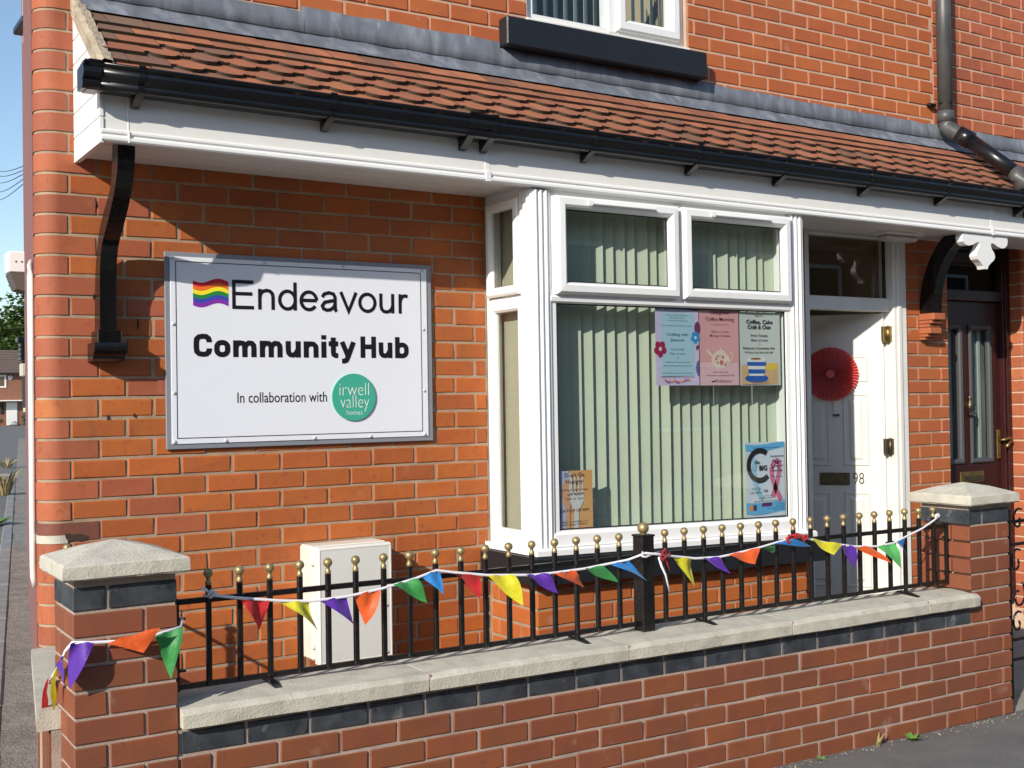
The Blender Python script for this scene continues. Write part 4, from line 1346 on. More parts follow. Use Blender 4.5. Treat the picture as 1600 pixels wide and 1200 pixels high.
ptext(t, f, [("Don't Go", .54, .105, .50, .019, .006), ('Hungry', .54, .215, .44, .019, .006), ('the Food bank times', .52, .335, .72, .010, 0), ('are open', .54, .415, .36, .010, 0), ('11am to 3pm', .53, .485, .44, .010, 0), ('Call 01204 529 9090', .53, .685, .72, .012, 0), ('Help is available at 2', .53, .865, .66, .008, 0), ('other places in Bolton', .53, .91, .64, .008, 0)], mat('food_ink', (.05, .045, .06), .6), .0016)

# ================================================================== METER BOX
mx = thing('meter_box', (1.97, -.1, .5), 'cream plastic meter box on the brick wall behind the railings', 'meter box')
MB().box(1.79, 2.150, -.135, .0, .545, 1.035, .010).build('carcass', M_BOX, mx)
mb = MB().box(1.797, 2.150, -.185, -.137, .530, 1.033, .008)
dr = mb.build('cover', M_BOXF, mx)
MB().ring(1.805, 2.142, .538, 1.025, [(0, .0), (0, .0015), (.004, .0015), (.006, -.001)], M=FR(-.185)).build('cover_rim', M_BOX, dr)
for z in (.60, .955):
    MB().box(1.783, 1.797, -.15, -.125, z, z + .022, .003).build('hinge', M_FRAMEW, mx)
for z in (.555, .76):
    MB().lathe([(.007, 0), (.007, .003), (.004, .005)], (0, 0, 0), 10, M=basis((2.118, -.185, z), (1, 0, 0), (0, 0, 1), (0, -1, 0))).build('lock', M_BOX, mx)
MB().tube([(1.90, -.07, .55), (1.90, -.07, .17)], .024, 10).build('service_tube', M_BOX, mx)

# ================================================================== FRONT DOOR no. 98
fd = thing('front_door', (5.36, .06, .33), 'white panelled front door standing ajar with number 98', 'door')
mb = MB()
mb.box(5.672, 5.79, -.012, .10, .33, 2.65, .004)
mb.box(4.93, 4.985, .02, .10, .33, 2.65, .004)
mb.box(4.985, 5.672, .02, .10, 2.158, 2.238, .004)
mb.box(4.985, 5.672, .02, .10, 2.60, 2.66, .004)
mb.box(5.700, 5.735, -.022, -.012, .33, 2.65, .005)
fr_ = mb.build('frame', M_FRAMEW, fd)
MB().box(5.652, 5.672, .062, .10, .33, 2.158, .003).build('door_stop', M_FRAMEW, fd)
rect(MB(), 4.985, 5.672, 2.238, 2.60, FR(.055)).build('fanlight', G_DARK, fd)
MB().box(5.652, 5.672, .046, .056, 2.238, 2.60).build('glazing_bead', M_GASKET, fd)
MB().box(4.93, 5.79, -.05, .16, .27, .332, .006).build('threshold', M_NAVY, fd)
TH = R(50)
# leaf: u from the hinge edge towards the lock, w outwards
DM = basis((5.645, .050, 0), (-math.cos(TH), math.sin(TH), 0), (0, 0, 1), (-math.sin(TH), -math.cos(TH), 0))
DW = .585
mb = MB()
def dbox(mb, u0, u1, v0, v1, w0, w1, b=.002):
    return mb.box(u0, u1, v0, v1, w0, w1, b, M=DM)
dbox(mb, 0, DW, .345, 2.150, -.044, 0)
leaf = mb.build('leaf', M_DOOR, fd)
PAN = [(u0_, u1_, v0_, v1_) for (u0_, u1_) in ((.095, .25), (.327, .482)) for (v0_, v1_) in ((1.73, 1.895), (1.21, 1.66), (.46, 1.05))]
for (a, b, c, d) in PAN:
    m2 = MB()
    m2.ring(a, b, c, d, [(0, .0012), (.006, .007), (.012, .0065), (.018, .0015), (.034, .0012), (.050, .009), (.052, .0095)], M=DM, close=True)
    m2.build('raised_panel', M_DOOR, leaf)
# letter plate, number, hook
mb = MB()
dbox(mb, .215, .395, 1.092, 1.168, .0015, .010, .003)
lp = mb.build('letter_plate', M_DBRASS, leaf)
mb = MB(); dbox(mb, .228, .382, 1.104, 1.156, .010, .014, .002); mb.build('letter_flap', M_DBRASS, lp)
mb = MB()
DTX = DM @ Matrix(((-1, 0, 0, 0), (0, 1, 0, 0), (0, 0, 1, 0), (0, 0, 0, 1)))
text_mb(mb, '98', DTX, u0=-.196, u1=-.130, v=1.098, h=.070, w=.003, bold=-.012, res=5)
mb.build('house_number', M_INK, leaf)
mb = MB(); dbox(mb, .270, .307, 1.53, 1.65, .002, .012, .003); dbox(mb, .272, .305, 1.53, 1.542, .012, .02, .003); mb.build('blank_plate', M_DOOR, leaf)
mb = MB(); dbox(mb, .268, .309, 1.522, 1.531, .004, .022, .002); mb.build('viewer_clip', M_GASKET, leaf)
for z in (2.02, 1.33, .70):
    mb = MB()
    mb.box(5.618, 5.655, .026, .046, z - .048, z + .048, .003)
    mb.box(5.660, 5.690, .006, .022, z - .048, z + .048, .003)
    mb.tube([(5.656, .022, z - .052), (5.656, .022, z + .052)], .009, 10)
    for zz in (-.03, 0, .03):
        mb.lathe([(.005, 0), (.005, .002), (.002, .003)], (0, 0, 0), 8, M=basis((5.678, .006, z + zz), (1, 0, 0), (0, 0, 1), (0, -1, 0)))
    mb.build('hinge', M_BRASS if z > 1.9 else M_DBRASS, fd)
# red paper fan hanging on the door
ros = thing('paper_fan', (5.45, .2, 1.75), 'round red pleated paper fan hanging on the white front door', 'decoration')
cu_, cv_ = .318, 1.782
NP_ = 56
def fanring(r0, r1, h0, h1, w0):
    m2 = MB()
    vs_, fs_ = [], []
    for i in range(2 * NP_):
        th = 2 * math.pi * i / (2 * NP_)
        up = i % 2
        vs_.append((cu_ + r0 * math.cos(th), cv_ + r0 * math.sin(th), w0 + (h0 if up else 0)))
        rr = r1 * (1.025 if up else .985)
        rm = r1 * .93
        vs_.append((cu_ + rm * math.cos(th), cv_ + rm * math.sin(th), w0 + (h1 if up else 0)))
        vs_.append((cu_ + rr * math.cos(th), cv_ + rr * math.sin(th), w0 + (h1 * .7 if up else .002)))
    k = 2 * NP_
    for i in range(k):
        j = (i + 1) % k
        fs_ += [(3 * i, 3 * j, 3 * j + 1, 3 * i + 1), (3 * i + 1, 3 * j + 1, 3 * j + 2, 3 * i + 2)]
    m2.add(vs_, fs_, False, DM)
    return m2
M_FAN = mat('red_tissue', (.86, .13, .12), .6, extra=cloth_extra((.86, .13, .12)))
fanring(.012, .165, .014, .030, .012).build('pleats', M_FAN, ros)
m2 = MB(); disc(m2, cu_, cv_, .026, DM, .034, 20); m2.build('centre_disc', M_FAN, ros)
MB().tube([DM @ Vector((cu_, cv_ + .155, .012)), DM @ Vector((cu_ + .002, cv_ + .20, .004))], .002, 6).build('thread', M_RIBBON, ros)

# ================================================================== NEIGHBOUR (right edge)
nh = thing('neighbour_house', (7.2, 0, 0), 'red brick neighbouring terrace house at the right edge beyond the downpipe', 'house')
mb = MB()
mb.box(6.10, 6.20, .006, .24, 0, 4.6)
mb.box(6.20, 6.975, .006, .24, 2.66, 4.6)
mb.box(6.975, 8.6, .0045, .30, 0, 4.6)
nw = mb.build('front_wall', M_MORTAR_P, nh)
NCOLS = [(.42, .115, .05), (.38, .10, .045), (.44, .13, .055), (.40, .112, .048)]
for (s, e, a, b, k) in brick_rows(6.105, 7.75, 3.26, 4.5, zref=Z0 - .034, a0=6.155):
    lay(nw, s, e, a, b, 0, NCOLS, d=.05)
for (s, e, a, b, k) in brick_rows(6.972, 7.75, .15, 2.66, zref=Z0 - .034, a0=6.972 - .005):
    lay(nw, s, e, a, b, 0, NCOLS, d=.05)
for k in range(-14, 16):                              # door reveal, facing left
    za, zb = Z0 - .034 + k * GA + .005, Z0 - .034 + (k + 1) * GA - .005
    if zb > 2.66: break
    me = brick_mesh(.10, zb - za, .05, M_BRICK)
    instance(me, 'brick', nw, (6.969 + random.uniform(-.001, .001), .056, (za + zb) / 2), (0, 0, -math.pi / 2), jcol(random.choice(NCOLS), .15))
room('neighbour_hall', 6.15, 7.0, .25, 2.5, .2, 2.75, M_WALLIN).parent = nh
bpy.data.objects['neighbour_hall'].matrix_parent_inverse = Matrix.Translation(-nh.location)
nd = thing('burgundy_door', (6.58, .14, .3), 'dark burgundy door with two narrow glazed panels at the right edge', 'door')
mb = MB()
mb.box(6.20, 6.27, .09, .17, .25, 2.66, .004)
mb.box(6.885, 6.968, .09, .17, .25, 2.66, .004)
mb.box(6.27, 6.885, .09, .17, 2.26, 2.33, .004)
mb.box(6.27, 6.885, .09, .17, 2.60, 2.66, .004)
mb.box(6.905, 6.925, .080, .09, .25, 2.66, .003)
mb.build('frame', M_BURG, nd)
rect(MB(), 6.27, 6.885, 2.33, 2.60, FR(.13)).build('fanlight', glass_mat('nb_fanlight', (.10, .11, .12), .8), nd)
mb = MB()
# leaf with two glazed openings: build it from stiles and rails
for (a, b, c, d) in ((6.275, 6.335, .3, 2.255), (6.475, 6.575, .3, 2.255), (6.78, 6.88, .3, 2.255), (6.335, 6.475, .3, 1.20), (6.575, 6.78, .3, 1.20), (6.335, 6.475, 2.09, 2.255), (6.575, 6.78, 2.09, 2.255)):
    mb.box(a, b, .125, .165, c, d)
lf = mb.build('leaf', M_BURG, nd)
for (a, b) in ((6.318, 6.490), (6.562, 6.795)):
    m2 = MB()
    m2.ring(a, b, 1.185, 2.105, [(0, 0), (.004, .012), (.012, .016), (.026, .010), (.034, .0), (.034, -.02)], M=FR(.124))
    m2.build('glazing_frame', M_GREYT, lf)
    rect(MB(), a + .03, b - .03, 1.215, 2.075, FR(.140)).build('pane', G_OBS, lf)
    MB().box(b - .075, b - .05, .17, .18, 1.2, 2.1).build('curtain_edge', M_FRAMEW, nd)
MB().box(6.30, 6.86, .185, .187, 1.1, 2.15).build('net_curtain', mat('net', (.34, .38, .37), .8, var=((.16, .19, .20), .8), vscale=3., stretch=(3, 1, 1)), nd)
m2 = MB(); m2.ring(6.36, 6.80, .45, 1.0, [(0, 0), (.012, .010), (.03, .012), (.05, .002)], M=FR(.125)); m2.build('moulding', M_BURG, lf)
m2 = MB(); m2.box(6.44, 6.685, .112, .124, 1.058, 1.132, .003); lp = m2.build('letter_plate', M_BRASS, lf)
m2 = MB(); m2.box(6.46, 6.665, .107, .112, 1.07, 1.104, .002); m2.build('letter_flap', M_DBRASS, lp)
m2 = MB()
m2.lathe([(.0, 0), (.006, .003), (.008, .02), (.004, .03), (.012, .045), (.02, .06), (.02, .085), (.010, .10), (.008, .115), (.012, .13), (.004, .145), (0, .155)], (6.553, .114, 1.49), 10)
kn = m2.build('knocker', M_DBRASS, lf)
MB().tube([(6.553 + .03 * math.sin(t), .10, 1.535 - .032 * math.cos(t) ) for t in [i / 10 * math.pi * 1.6 - .8 for i in range(11)]], .006, 8).build('knocker_ring', M_DBRASS, kn)
m2 = MB(); m2.box(6.83, 6.868, .112, .124, 1.205, 1.40, .003); hp = m2.build('handle_plate', M_BRASS, lf)
MB().tube([(6.85, .112, 1.33), (6.85, .085, 1.332), (6.86, .075, 1.335), (6.91, .070, 1.345), (6.93, .068, 1.33), (6.86, .066, 1.285)], .009, 8).build('lever', M_BRASS, hp)
m2 = MB(); rect(m2, 6.598, 6.645, 1.50, 1.555, FR(.1385)); m2.build('blue_sticker', mat('sticker', (.10, .38, .58), .5), lf)
m2 = MB(); text_mb(m2, 'NO COLD', FR(.1378), u0=6.602, u1=6.641, v=1.524, h=.008, res=1); m2.build('sticker_print', M_FRAMEW, lf)

# ================================================================== GARDEN WALL
GS = -.0072
def gt2(x): return GS * (x - 3)
GY0 = -1.2593
ZP, GG, GBL, GA0 = 1.0264, .0782, .212, 1.4153
gw = thing('garden_wall', (2.75, -1.15, .1), 'low red brick garden wall with blue brick course and stone coping', 'wall')
mb = MB()
vs_ = []
core = [(GY0 + .005, -.05), (GY0 + .005, .648), (GY0 + .21, .648), (GY0 + .21, -.05)]
mb.sweep(core, [.86, 2, 3, 4, 4.702], gt2)
gcore = mb.build('wall_core', M_MORTAR_G, gw)
zt = ZP - 6 * GG
for (s, e, a, b, k) in brick_rows(.886, 4.984, .02, zt + GG, zref=zt, a0=GA0, ga=GG, bl=GBL, half=1, j=.0048):
    blue = k == 0
    if blue:
        e = min(e, 4.676)
        if e - s < .02: continue
    xm = (s + e) / 2
    if blue:
        me = brick_mesh(e - s, b - a, .06, M_BLUE)
        instance(me, 'brick', gcore, (xm, GY0 + random.uniform(-.001, .001), (a + b) / 2 + gt2(xm)), (random.uniform(-.006, .006), -GS, random.uniform(-.005, .005)))
    else:
        lay(gcore, s, e, a + gt2(xm), b + gt2(xm), GY0, GARDEN_COLS, M_GBRICK, js=.07, slope=-GS)
# coping stones
cx = [.884, 1.737, 2.597, 3.464, 4.332, 4.708]
random.seed(31)
for a, b in zip(cx[:-1], cx[1:]):
    m2 = MB()
    st = [a + .003 + (b - a - .006) * i / 8 for i in range(9)]
    vs_, fs_ = [], []
    pr = [(GY0 - .036, .648), (GY0 - .038, .690), (GY0 - .032, .699), (GY0 - .018, .7065), (GY0 + .12, .714), (GY0 + .250, .706), (GY0 + .262, .690), (GY0 + .26, .648)]
    for i, x in enumerate(st):
        inset = .004 if i in (0, 8) else 0
        for (y, z) in pr:
            vs_.append((x, y + random.uniform(-.0012, .0012) + (inset if y < GY0 else 0), z + gt2(x) + random.uniform(-.001, .001) - (inset if z > .68 else 0)))
    n_ = len(pr)
    for i in range(8):
        for k in range(n_):
            k2 = (k + 1) % n_
            fs_.append((i * n_ + k, i * n_ + k2, (i + 1) * n_ + k2, (i + 1) * n_ + k))
    fs_ += [tuple(range(n_)), tuple(8 * n_ + k for k in range(n_))]
    m2.add(vs_, fs_)
    m2.build('coping_stone', M_STONE, gw)
    m3 = MB().box(b - .004, b + .004, GY0 - .030, GY0 + .25, .66 + gt2(b), .704 + gt2(b))
    if b < 4.5: m3.build('coping_joint', M_MORTAR_G, gw)

def pier(x0, side_d, label_part, cap_top_dx=0.):
    zb = ZP + gt2(x0 + .15)
    yf = -1.2593 + .0017 * (x0 - 3)
    m2 = MB().box(x0 + (.024 if x0 > 3 else .005), x0 + .301, yf + .0055, yf + side_d - .005, -.05, zb + .085)
    pc = m2.build('pier', M_MORTAR_G, gw)
    for m in range(-1, 14):
        za, zb_ = zb - (m + 1) * GG + .005, zb - m * GG - .005
        mt = M_BLUE if m == -1 else M_GBRICK
        if m % 2 == 0:
            bx = [(0, .203, 0, .1), (.211, .306, 0, side_d), (0, .1, .108, side_d)]
        else:
            bx = [(0, .094, 0, .19), (.104, .306, 0, .1), (0, .2, .20, side_d)]
        for (a, b, c, d) in bx:
            if x0 > 3 and m >= 6:
                if a > 0: c = .062
                else: continue
            me_ = MB().box(-(b - a) / 2, (b - a) / 2, -(d - c) / 2, (d - c) / 2, -(zb_ - za) / 2, (zb_ - za) / 2, .003, jit=.0008).mesh('brick')
            me_.materials.append(mt)
            instance(me_, 'brick', pc, (x0 + (a + b) / 2, yf + (c + d) / 2, (za + zb_) / 2), (random.uniform(-.003, .003), random.uniform(-.002, .002), random.uniform(-.004, .004)), jcol(random.choice(GARDEN_COLS), .07))
    # bedding and pyramid cap
    zc = zb + GG
    MB().box(x0 + .004, x0 + .302, yf + .004, yf + side_d - .004, zc - .004, zc + .022).build('cap_bedding', M_MORTAR_G, pc)
    m2 = MB()
    X_0, X_1, Y_0, Y_1 = x0 - .036, x0 + .336, yf - .042, yf + side_d + .042
    cxm, cym = (X_0 + X_1) / 2, (Y_0 + Y_1) / 2
    z0_, z1_, z2_ = zc + .020, zc + .068, zc + .118
    N_ = 8
    vs_, fs_ = [], []
    def loop(i0, z, jt):
        lst = []
        for (pa, pb) in (((X_0 + i0, Y_0 + i0), (X_1 - i0, Y_0 + i0)), ((X_1 - i0, Y_0 + i0), (X_1 - i0, Y_1 - i0)), ((X_1 - i0, Y_1 - i0), (X_0 + i0, Y_1 - i0)), ((X_0 + i0, Y_1 - i0), (X_0 + i0, Y_0 + i0))):
            for q in range(N_):
                t = q / N_
                lst.append((pa[0] + (pb[0] - pa[0]) * t + random.uniform(-jt, jt), pa[1] + (pb[1] - pa[1]) * t + random.uniform(-jt, jt), z + random.uniform(-jt, jt)))
        return lst
    rings = [loop(.006, z0_, .0015), loop(.0, z0_ + .006, .001), loop(.0015, z1_ - .006, .001), loop(.007, z1_, .001), loop(.10, z1_ + (z2_ - z1_) * .62, .001), [(cxm + cap_top_dx, cym, z2_)] * 1]
    for rr in rings[:-1]: vs_ += rr
    vs_ += rings[-1]
    k4 = 4 * N_
    for r_ in range(4):
        for q in range(k4):
            fs_.append((r_ * k4 + q, r_ * k4 + (q + 1) % k4, (r_ + 1) * k4 + (q + 1) % k4, (r_ + 1) * k4 + q))
    for q in range(k4):
        fs_.append((4 * k4 + q, 4 * k4 + (q + 1) % k4, 5 * k4))
    fs_.append(tuple(range(k4 - 1, -1, -1)))
    m2.add(vs_, fs_)
    m2.build('pier_cap', M_STONE, pc)
    return pc
pier(.575, .26, 'left')
pier(4.680, .28, 'right')
# side return of the wall, towards the house corner
m2 = MB()
sd = lambda q, s, z: (.535 + q * .165 + s, -1.08 + q * 1.0, z)
def sidewall(m2, s0, s1, z0, z1, q0=0., q1=1.02):
    v = [sd(q0, s0, z0), sd(q0, s1, z0), sd(q1, s1, z0), sd(q1, s0, z0), sd(q0, s0, z1), sd(q0, s1, z1), sd(q1, s1, z1), sd(q1, s0, z1)]
    m2.add(v, [(0, 3, 2, 1), (4, 5, 6, 7), (0, 1, 5, 4), (2, 3, 7, 6), (1, 2, 6, 5), (0, 4, 7, 3)])
    return m2
rc = sidewall(m2, .012, .20, -.05, .665).build('return_core', M_MORTAR_G, gw)
for r_ in range(8):
    z0_ = .66 - (r_ + 1) * GG
    q = 0.0 if r_ % 2 else -.106
    while q < 1.0:
        qa, qb = max(q, 0) + .004, min(q + GBL - .01, 1.01)
        if qb - qa > .02:
            o = sidewall(MB(), .006, .206, z0_ + .005, z0_ + GG - .005, qa, qb).build('brick', M_GBRICK, rc)
            o.color = (*jcol(random.choice(GARDEN_COLS), .08), 1)
        q += GBL
for (qa, qb) in ((.0, .5), (.506, 1.03)):
    sidewall(MB(), -.03, .235, .668, .724, qa, qb).build('coping_stone', M_STONE, gw)

# ================================================================== RAILINGS
rl = thing('railing', (2.8, -1.13, .7), 'black iron railing with gold ball finials along the garden wall', 'railing')
RY = -1.13
BX = [1.021, 1.125, 1.228, 1.334, 1.436, 1.539, 1.646, 1.747, 1.852, 1.957, 2.061, 2.163, 2.266, 2.37, 2.472, 2.573, 2.68, 2.914, 3.017, 3.122, 3.225, 3.33, 3.434, 3.536, 3.641, 3.748, 3.853, 3.959, 4.064, 4.165, 4.269, 4.374, 4.475, 4.579]
def rt(x): return -.0046 * (x - 1.8)
barm = MB().box(-.0085, .0085, -.0085, .0085, .745, 1.066, .002)
barm.box(-.013, .013, -.013, .013, 1.007, 1.031, .006)
barm.box(-.012, .012, -.012, .012, .742, .760, .005)
BARM = barm.mesh('bar'); BARM.materials.append(M_IRON)
FINM = MB().lathe([(.0095, 0), (.0105, .004), (.0105, .009), (.0075, .015), (.0065, .019), (.0075, .021), (.0068, .024)] + [(.0158 * math.sin(t), .0385 - .0158 * math.cos(t)) for t in [.55 + i * (math.pi - .56) / 8 for i in range(9)]], (0, 0, 0), 14).mesh('finial')
FINM.materials.append(M_GOLD)
for x in BX:
    z = rt(x)
    b = instance(BARM, 'bar', rl, (x, RY, z), (0, 0, random.uniform(-.05, .05)))
    instance(FINM, 'finial', b, (0, 0, 1.065))
for nm, zc in (('top_rail', 1.019), ('bottom_rail', .750)):
    m2 = MB()
    m2.sweep([(RY - .006, zc - .009), (RY - .006, zc + .009), (RY + .006, zc + .009), (RY + .006, zc - .009)], [.905, 1.5, 2.1, 2.775], rt)
    m2.build(nm, M_IRON, rl)
    m2 = MB()
    m2.sweep([(RY - .006, zc - .009), (RY - .006, zc + .009), (RY + .006, zc + .009), (RY + .006, zc - .009)], [2.83, 3.4, 4.0, 4.684], rt)
    m2.build(nm, M_IRON, rl)
for x in (.915, 4.675):
    m2 = MB().box(x - .009, x + .009, RY - .009, RY + .009, .735 + rt(x), 1.03 + rt(x), .002)
    m2.build('end_stile', M_IRON, rl)
    for z in ((.965, .80)): MB().tube([(x + (.03 if x < 2 else -.03), RY, z + rt(x)), (x + (-.02 if x < 2 else .02), RY, z + rt(x))], .005, 8).build('fixing_bolt', M_IRON, rl)
po = MB().box(2.772, 2.834, RY - .031, RY + .031, .715, 1.095, .003).build('gate_post', M_IRON, rl)
MB().box(2.768, 2.838, RY - .035, RY + .035, 1.093, 1.101, .003).build('post_plate', M_IRON, po)
MB().lathe([(.012, 0), (.011, .004)] + [(.0235 * math.sin(t), .026 - .0235 * math.cos(t)) for t in [.5 + i * (math.pi - .51) / 10 for i in range(11)]], (2.803, RY, 1.100), 18).build('post_ball', M_GOLD, po)
for x in (1.228, 2.472, 3.122, 4.374):
    m2 = MB()
    zc = .712 + gt2(x)
    m2.box(x - .008, x + .008, RY - .008, RY + .008, zc, .75 + rt(x), .002)
    m2.prism([(-.045, zc + .012), (-.03, zc + .016), (.02, zc + .010), (.075, zc - .002), (.082, zc - .006), (.080, zc - .010), (.03, zc - .002), (-.03, zc + .006), (-.045, zc + .003)], -.013, .013, M=basis((x, RY, 0), (0, -1, 0), (0, 0, 1), (1, 0, 0)))
    m2.build('foot', M_IRON, rl)
# short rail on the side return
m2 = MB()
rr = thing('side_railing', (.68, -.5, .72), 'short black railing with one gold ball showing over the left pier cap', 'railing')
for q in (.18, .42, .66, .9):
    p = sd(q, .10, 0)
    b = instance(BARM, 'bar', rr, (p[0], p[1], .012))
    instance(FINM, 'finial', b, (0, 0, 1.065))
MB().tube([sd(.0, .10, 1.03), sd(1.0, .10, 1.03)], .007, 6).build('top_rail', M_IRON, rr)
MB().tube([sd(.0, .10, .76), sd(1.0, .10, .76)], .007, 6).build('bottom_rail', M_IRON, rr)

# ================================================================== BUNTING
random.seed(17)
FY = -1.155
def pennant(parent, A, B, T, col, amp=.006, ph=0., curl=0., nu=8, nv=10, tail=0.):
    """triangular flag hung from A-B with its point at T; ripples run down from the hem"""
    A, B, T = Vector(A), Vector(B), Vector(T)
    nrm = (B - A).cross(T - A)
    nrm = Vector((0, -1, 0)) if nrm.length < 1e-9 else nrm.normalized()
    if nrm.y > 0: nrm = -nrm
    vs_, fs_ = [], []
    for j in range(nv + 1):
        t = j / nv
        for i in range(nu + 1):
            s = i / nu
            p = A.lerp(B, s).lerp(T, t)
            # sides sag a little inwards, cloth puckers along the hem and swings at the point
            rip = amp * math.sin(s * 7.5 + ph + t * 2.5) * (1 - t) * (.35 + .65 * math.sin(min(1, t * 1.6 + .15) * math.pi))
            fold = curl * math.sin(t * math.pi) * (s - .5) * 2
            p = p + nrm * (rip + fold + .5 * amp * math.sin(t * 5 + ph))
            p += (T - A.lerp(B, .5)).normalized() * (.0025 * math.sin(s * 13 + ph) * (1 - t))
            vs_.append(p)
    w = nu + 1
    for j in range(nv):
        for i in range(nu):
            fs_.append((j * w + i, j * w + i + 1, (j + 1) * w + i + 1, (j + 1) * w + i))
    m2 = MB()
    m2.add(vs_, fs_, True)
    return m2.build('pennant', MATS['flag_' + col], parent)
bn = thing('bunting', (2.8, FY, 1.0), 'long string of rainbow pennant bunting tied along the railing', 'bunting')
STR = [(1.022, 1.040), (1.109, 1.022), (1.248, 0.998), (1.359, 0.985), (1.491, 0.988), (1.617, 1.001), (1.755, 1.024), (1.840, 1.045), (1.908, 1.032), (2.050, 1.009), (2.246, 0.992), (2.339, 0.991), (2.488, 0.993), (2.700, 1.010), (2.765, 1.034), (2.834, 1.023), (2.926, 1.006), (3.048, 0.986), (3.178, 0.980), (3.242, 0.985), (3.396, 1.001), (3.571, 1.025), (3.618, 1.031), (3.676, 1.024), (3.815, 0.991), (3.992, 0.961), (4.141, 0.950), (4.264, 0.956), (4.336, 0.975), (4.464, 1.008), (4.549, 1.042), (4.577, 1.055)]
def ystr(x): return FY - .008 * abs(math.sin(x * 5)) - (.028 if 2.74 < x < 2.86 else 0)
m2 = MB()
m2.tube([(x, ystr(x), z) for x, z in STR], .0048, 8, flat=.45)
m2.build('ribbon', M_RIBBON, bn)
FL = [('red', (1.114, 1.017), (1.215, 1.001), (1.188, 0.906)), ('yellow', (1.255, 0.996), (1.358, 0.984), (1.364, 0.893)), ('purple', (1.390, 0.986), (1.493, 0.988), (1.507, 0.894)), ('orange', (1.520, 0.993), (1.618, 1.001), (1.565, 0.879)),
      ('green', (1.662, 1.013), (1.755, 1.024), (1.787, 0.939)), ('blue', (1.778, 1.035), (1.858, 1.044), (1.841, 0.965)), ('red', (1.909, 1.030), (2.019, 1.012), (2.027, 0.924)), ('yellow', (2.047, 1.009), (2.161, 1.000), (2.183, 0.889)),
      ('purple', (2.206, 0.996), (2.307, 0.991), (2.343, 0.918)), ('orange', (2.339, 0.991), (2.440, 0.993), (2.505, 0.915)), ('green', (2.485, 0.994), (2.574, 0.999), (2.635, 0.929)), ('blue', (2.612, 1.001), (2.700, 1.010), (2.776, 0.921)),
      ('yellow', (2.926, 1.006), (3.038, 0.987), (3.049, 0.869)), ('purple', (3.076, 0.984), (3.171, 0.980), (3.221, 0.912)), ('orange', (3.221, 0.985), (3.396, 1.001), (3.350, 0.941)), ('green', (3.389, 0.998), (3.490, 1.012), (3.501, 0.971)),
      ('blue', (3.489, 1.012), (3.571, 1.024), (3.687, 0.990)), ('yellow', (3.708, 1.019), (3.905, 0.975), (3.830, 0.938)), ('purple', (3.901, 0.977), (3.979, 0.966), (4.014, 0.860)), ('orange', (3.992, 0.963), (4.106, 0.952), (4.182, 0.873)),
      ('lightgreen', (4.139, 0.951), (4.257, 0.956), (4.280, 0.839)), ('blue', (4.267, 0.959), (4.335, 0.975), (4.369, 0.876))]
for i, (c, A, B, T) in enumerate(FL):
    dy = random.uniform(.012, .045) * (1 if i % 3 else -.6)
    pennant(bn, (A[0], ystr(A[0]) - .003, A[1]), (B[0], ystr(B[0]) - .003, B[1]), (T[0], FY - .010 - dy, T[1]), c, amp=random.uniform(.006, .012), ph=random.uniform(0, 6), curl=random.uniform(-.022, .022))
# knots, bow and loose ribbon ends
def knot(p, col, n=5, r=.016, name='knot'):
    m2 = MB()
    for i in range(n):
        a = random.uniform(0, 6.28)
        q = [Vector(p) + Vector((r * .9 * math.cos(a + k * 1.3) * (.4 + .2 * k), -.006 * k * .5, r * .8 * math.sin(a + k * 1.5))) for k in range(5)]
        m2.tube(q, [.003, .005, .006, .005, .003], 6, flat=.5)
    m2.build(name, col, bn)
knot((1.024, RY - .016, 1.042), M_RIBBON, 4, .014)
MB().tube([(1.02, RY - .014, 1.045), (1.005, RY - .03, 1.058), (.985, RY - .045, 1.066)], .005, 6, flat=.4).build('ribbon_end', M_RIBBON, bn)
MB().tube([(1.021 + .014 * math.cos(t), RY + .014 * math.sin(t), 1.035) for t in [i / 10 * 2 * math.pi for i in range(11)]], .005, 6, flat=.5).build('ribbon_loop', M_RIBBON, bn)
MB().tube([(2.766, -1.185, 1.030), (2.745, -1.195, 1.04), (2.742, -1.195, 1.024), (2.765, -1.19, 1.018), (2.80, -1.185, 1.026), (2.845, -1.18, 1.030)], .005, 6, flat=.5).build('ribbon_loop', M_RIBBON, bn)
knot((2.86, -1.185, 1.02), MATS['flag_red'], 7, .026, 'red_bow')
pennant(bn, (2.855, -1.185, 1.012), (2.868, -1.185, 1.012), (2.892, -1.19, .945), 'red', .003)
MB().tube([(2.838, -1.182, 1.012), (2.846, -1.19, .975), (2.862, -1.195, .94), (2.875, -1.19, .905), (2.889, -1.185, .868)], .0055, 6, flat=.4).build('ribbon_end', M_RIBBON, bn)
knot((3.575, FY - .012, 1.028), MATS['flag_red'], 5, .022, 'red_wrap')
knot((3.665, FY - .012, 1.026), MATS['flag_red'], 4, .018, 'red_wrap')
MB().tube([(3.56, FY - .012, 1.027), (3.62, FY - .016, 1.038), (3.69, FY - .012, 1.025)], [.008, .014, .008], 8, flat=.4).build('red_wrap', MATS['flag_red'], bn)
knot((4.579, RY - .016, 1.058), M_RIBBON, 4, .015)
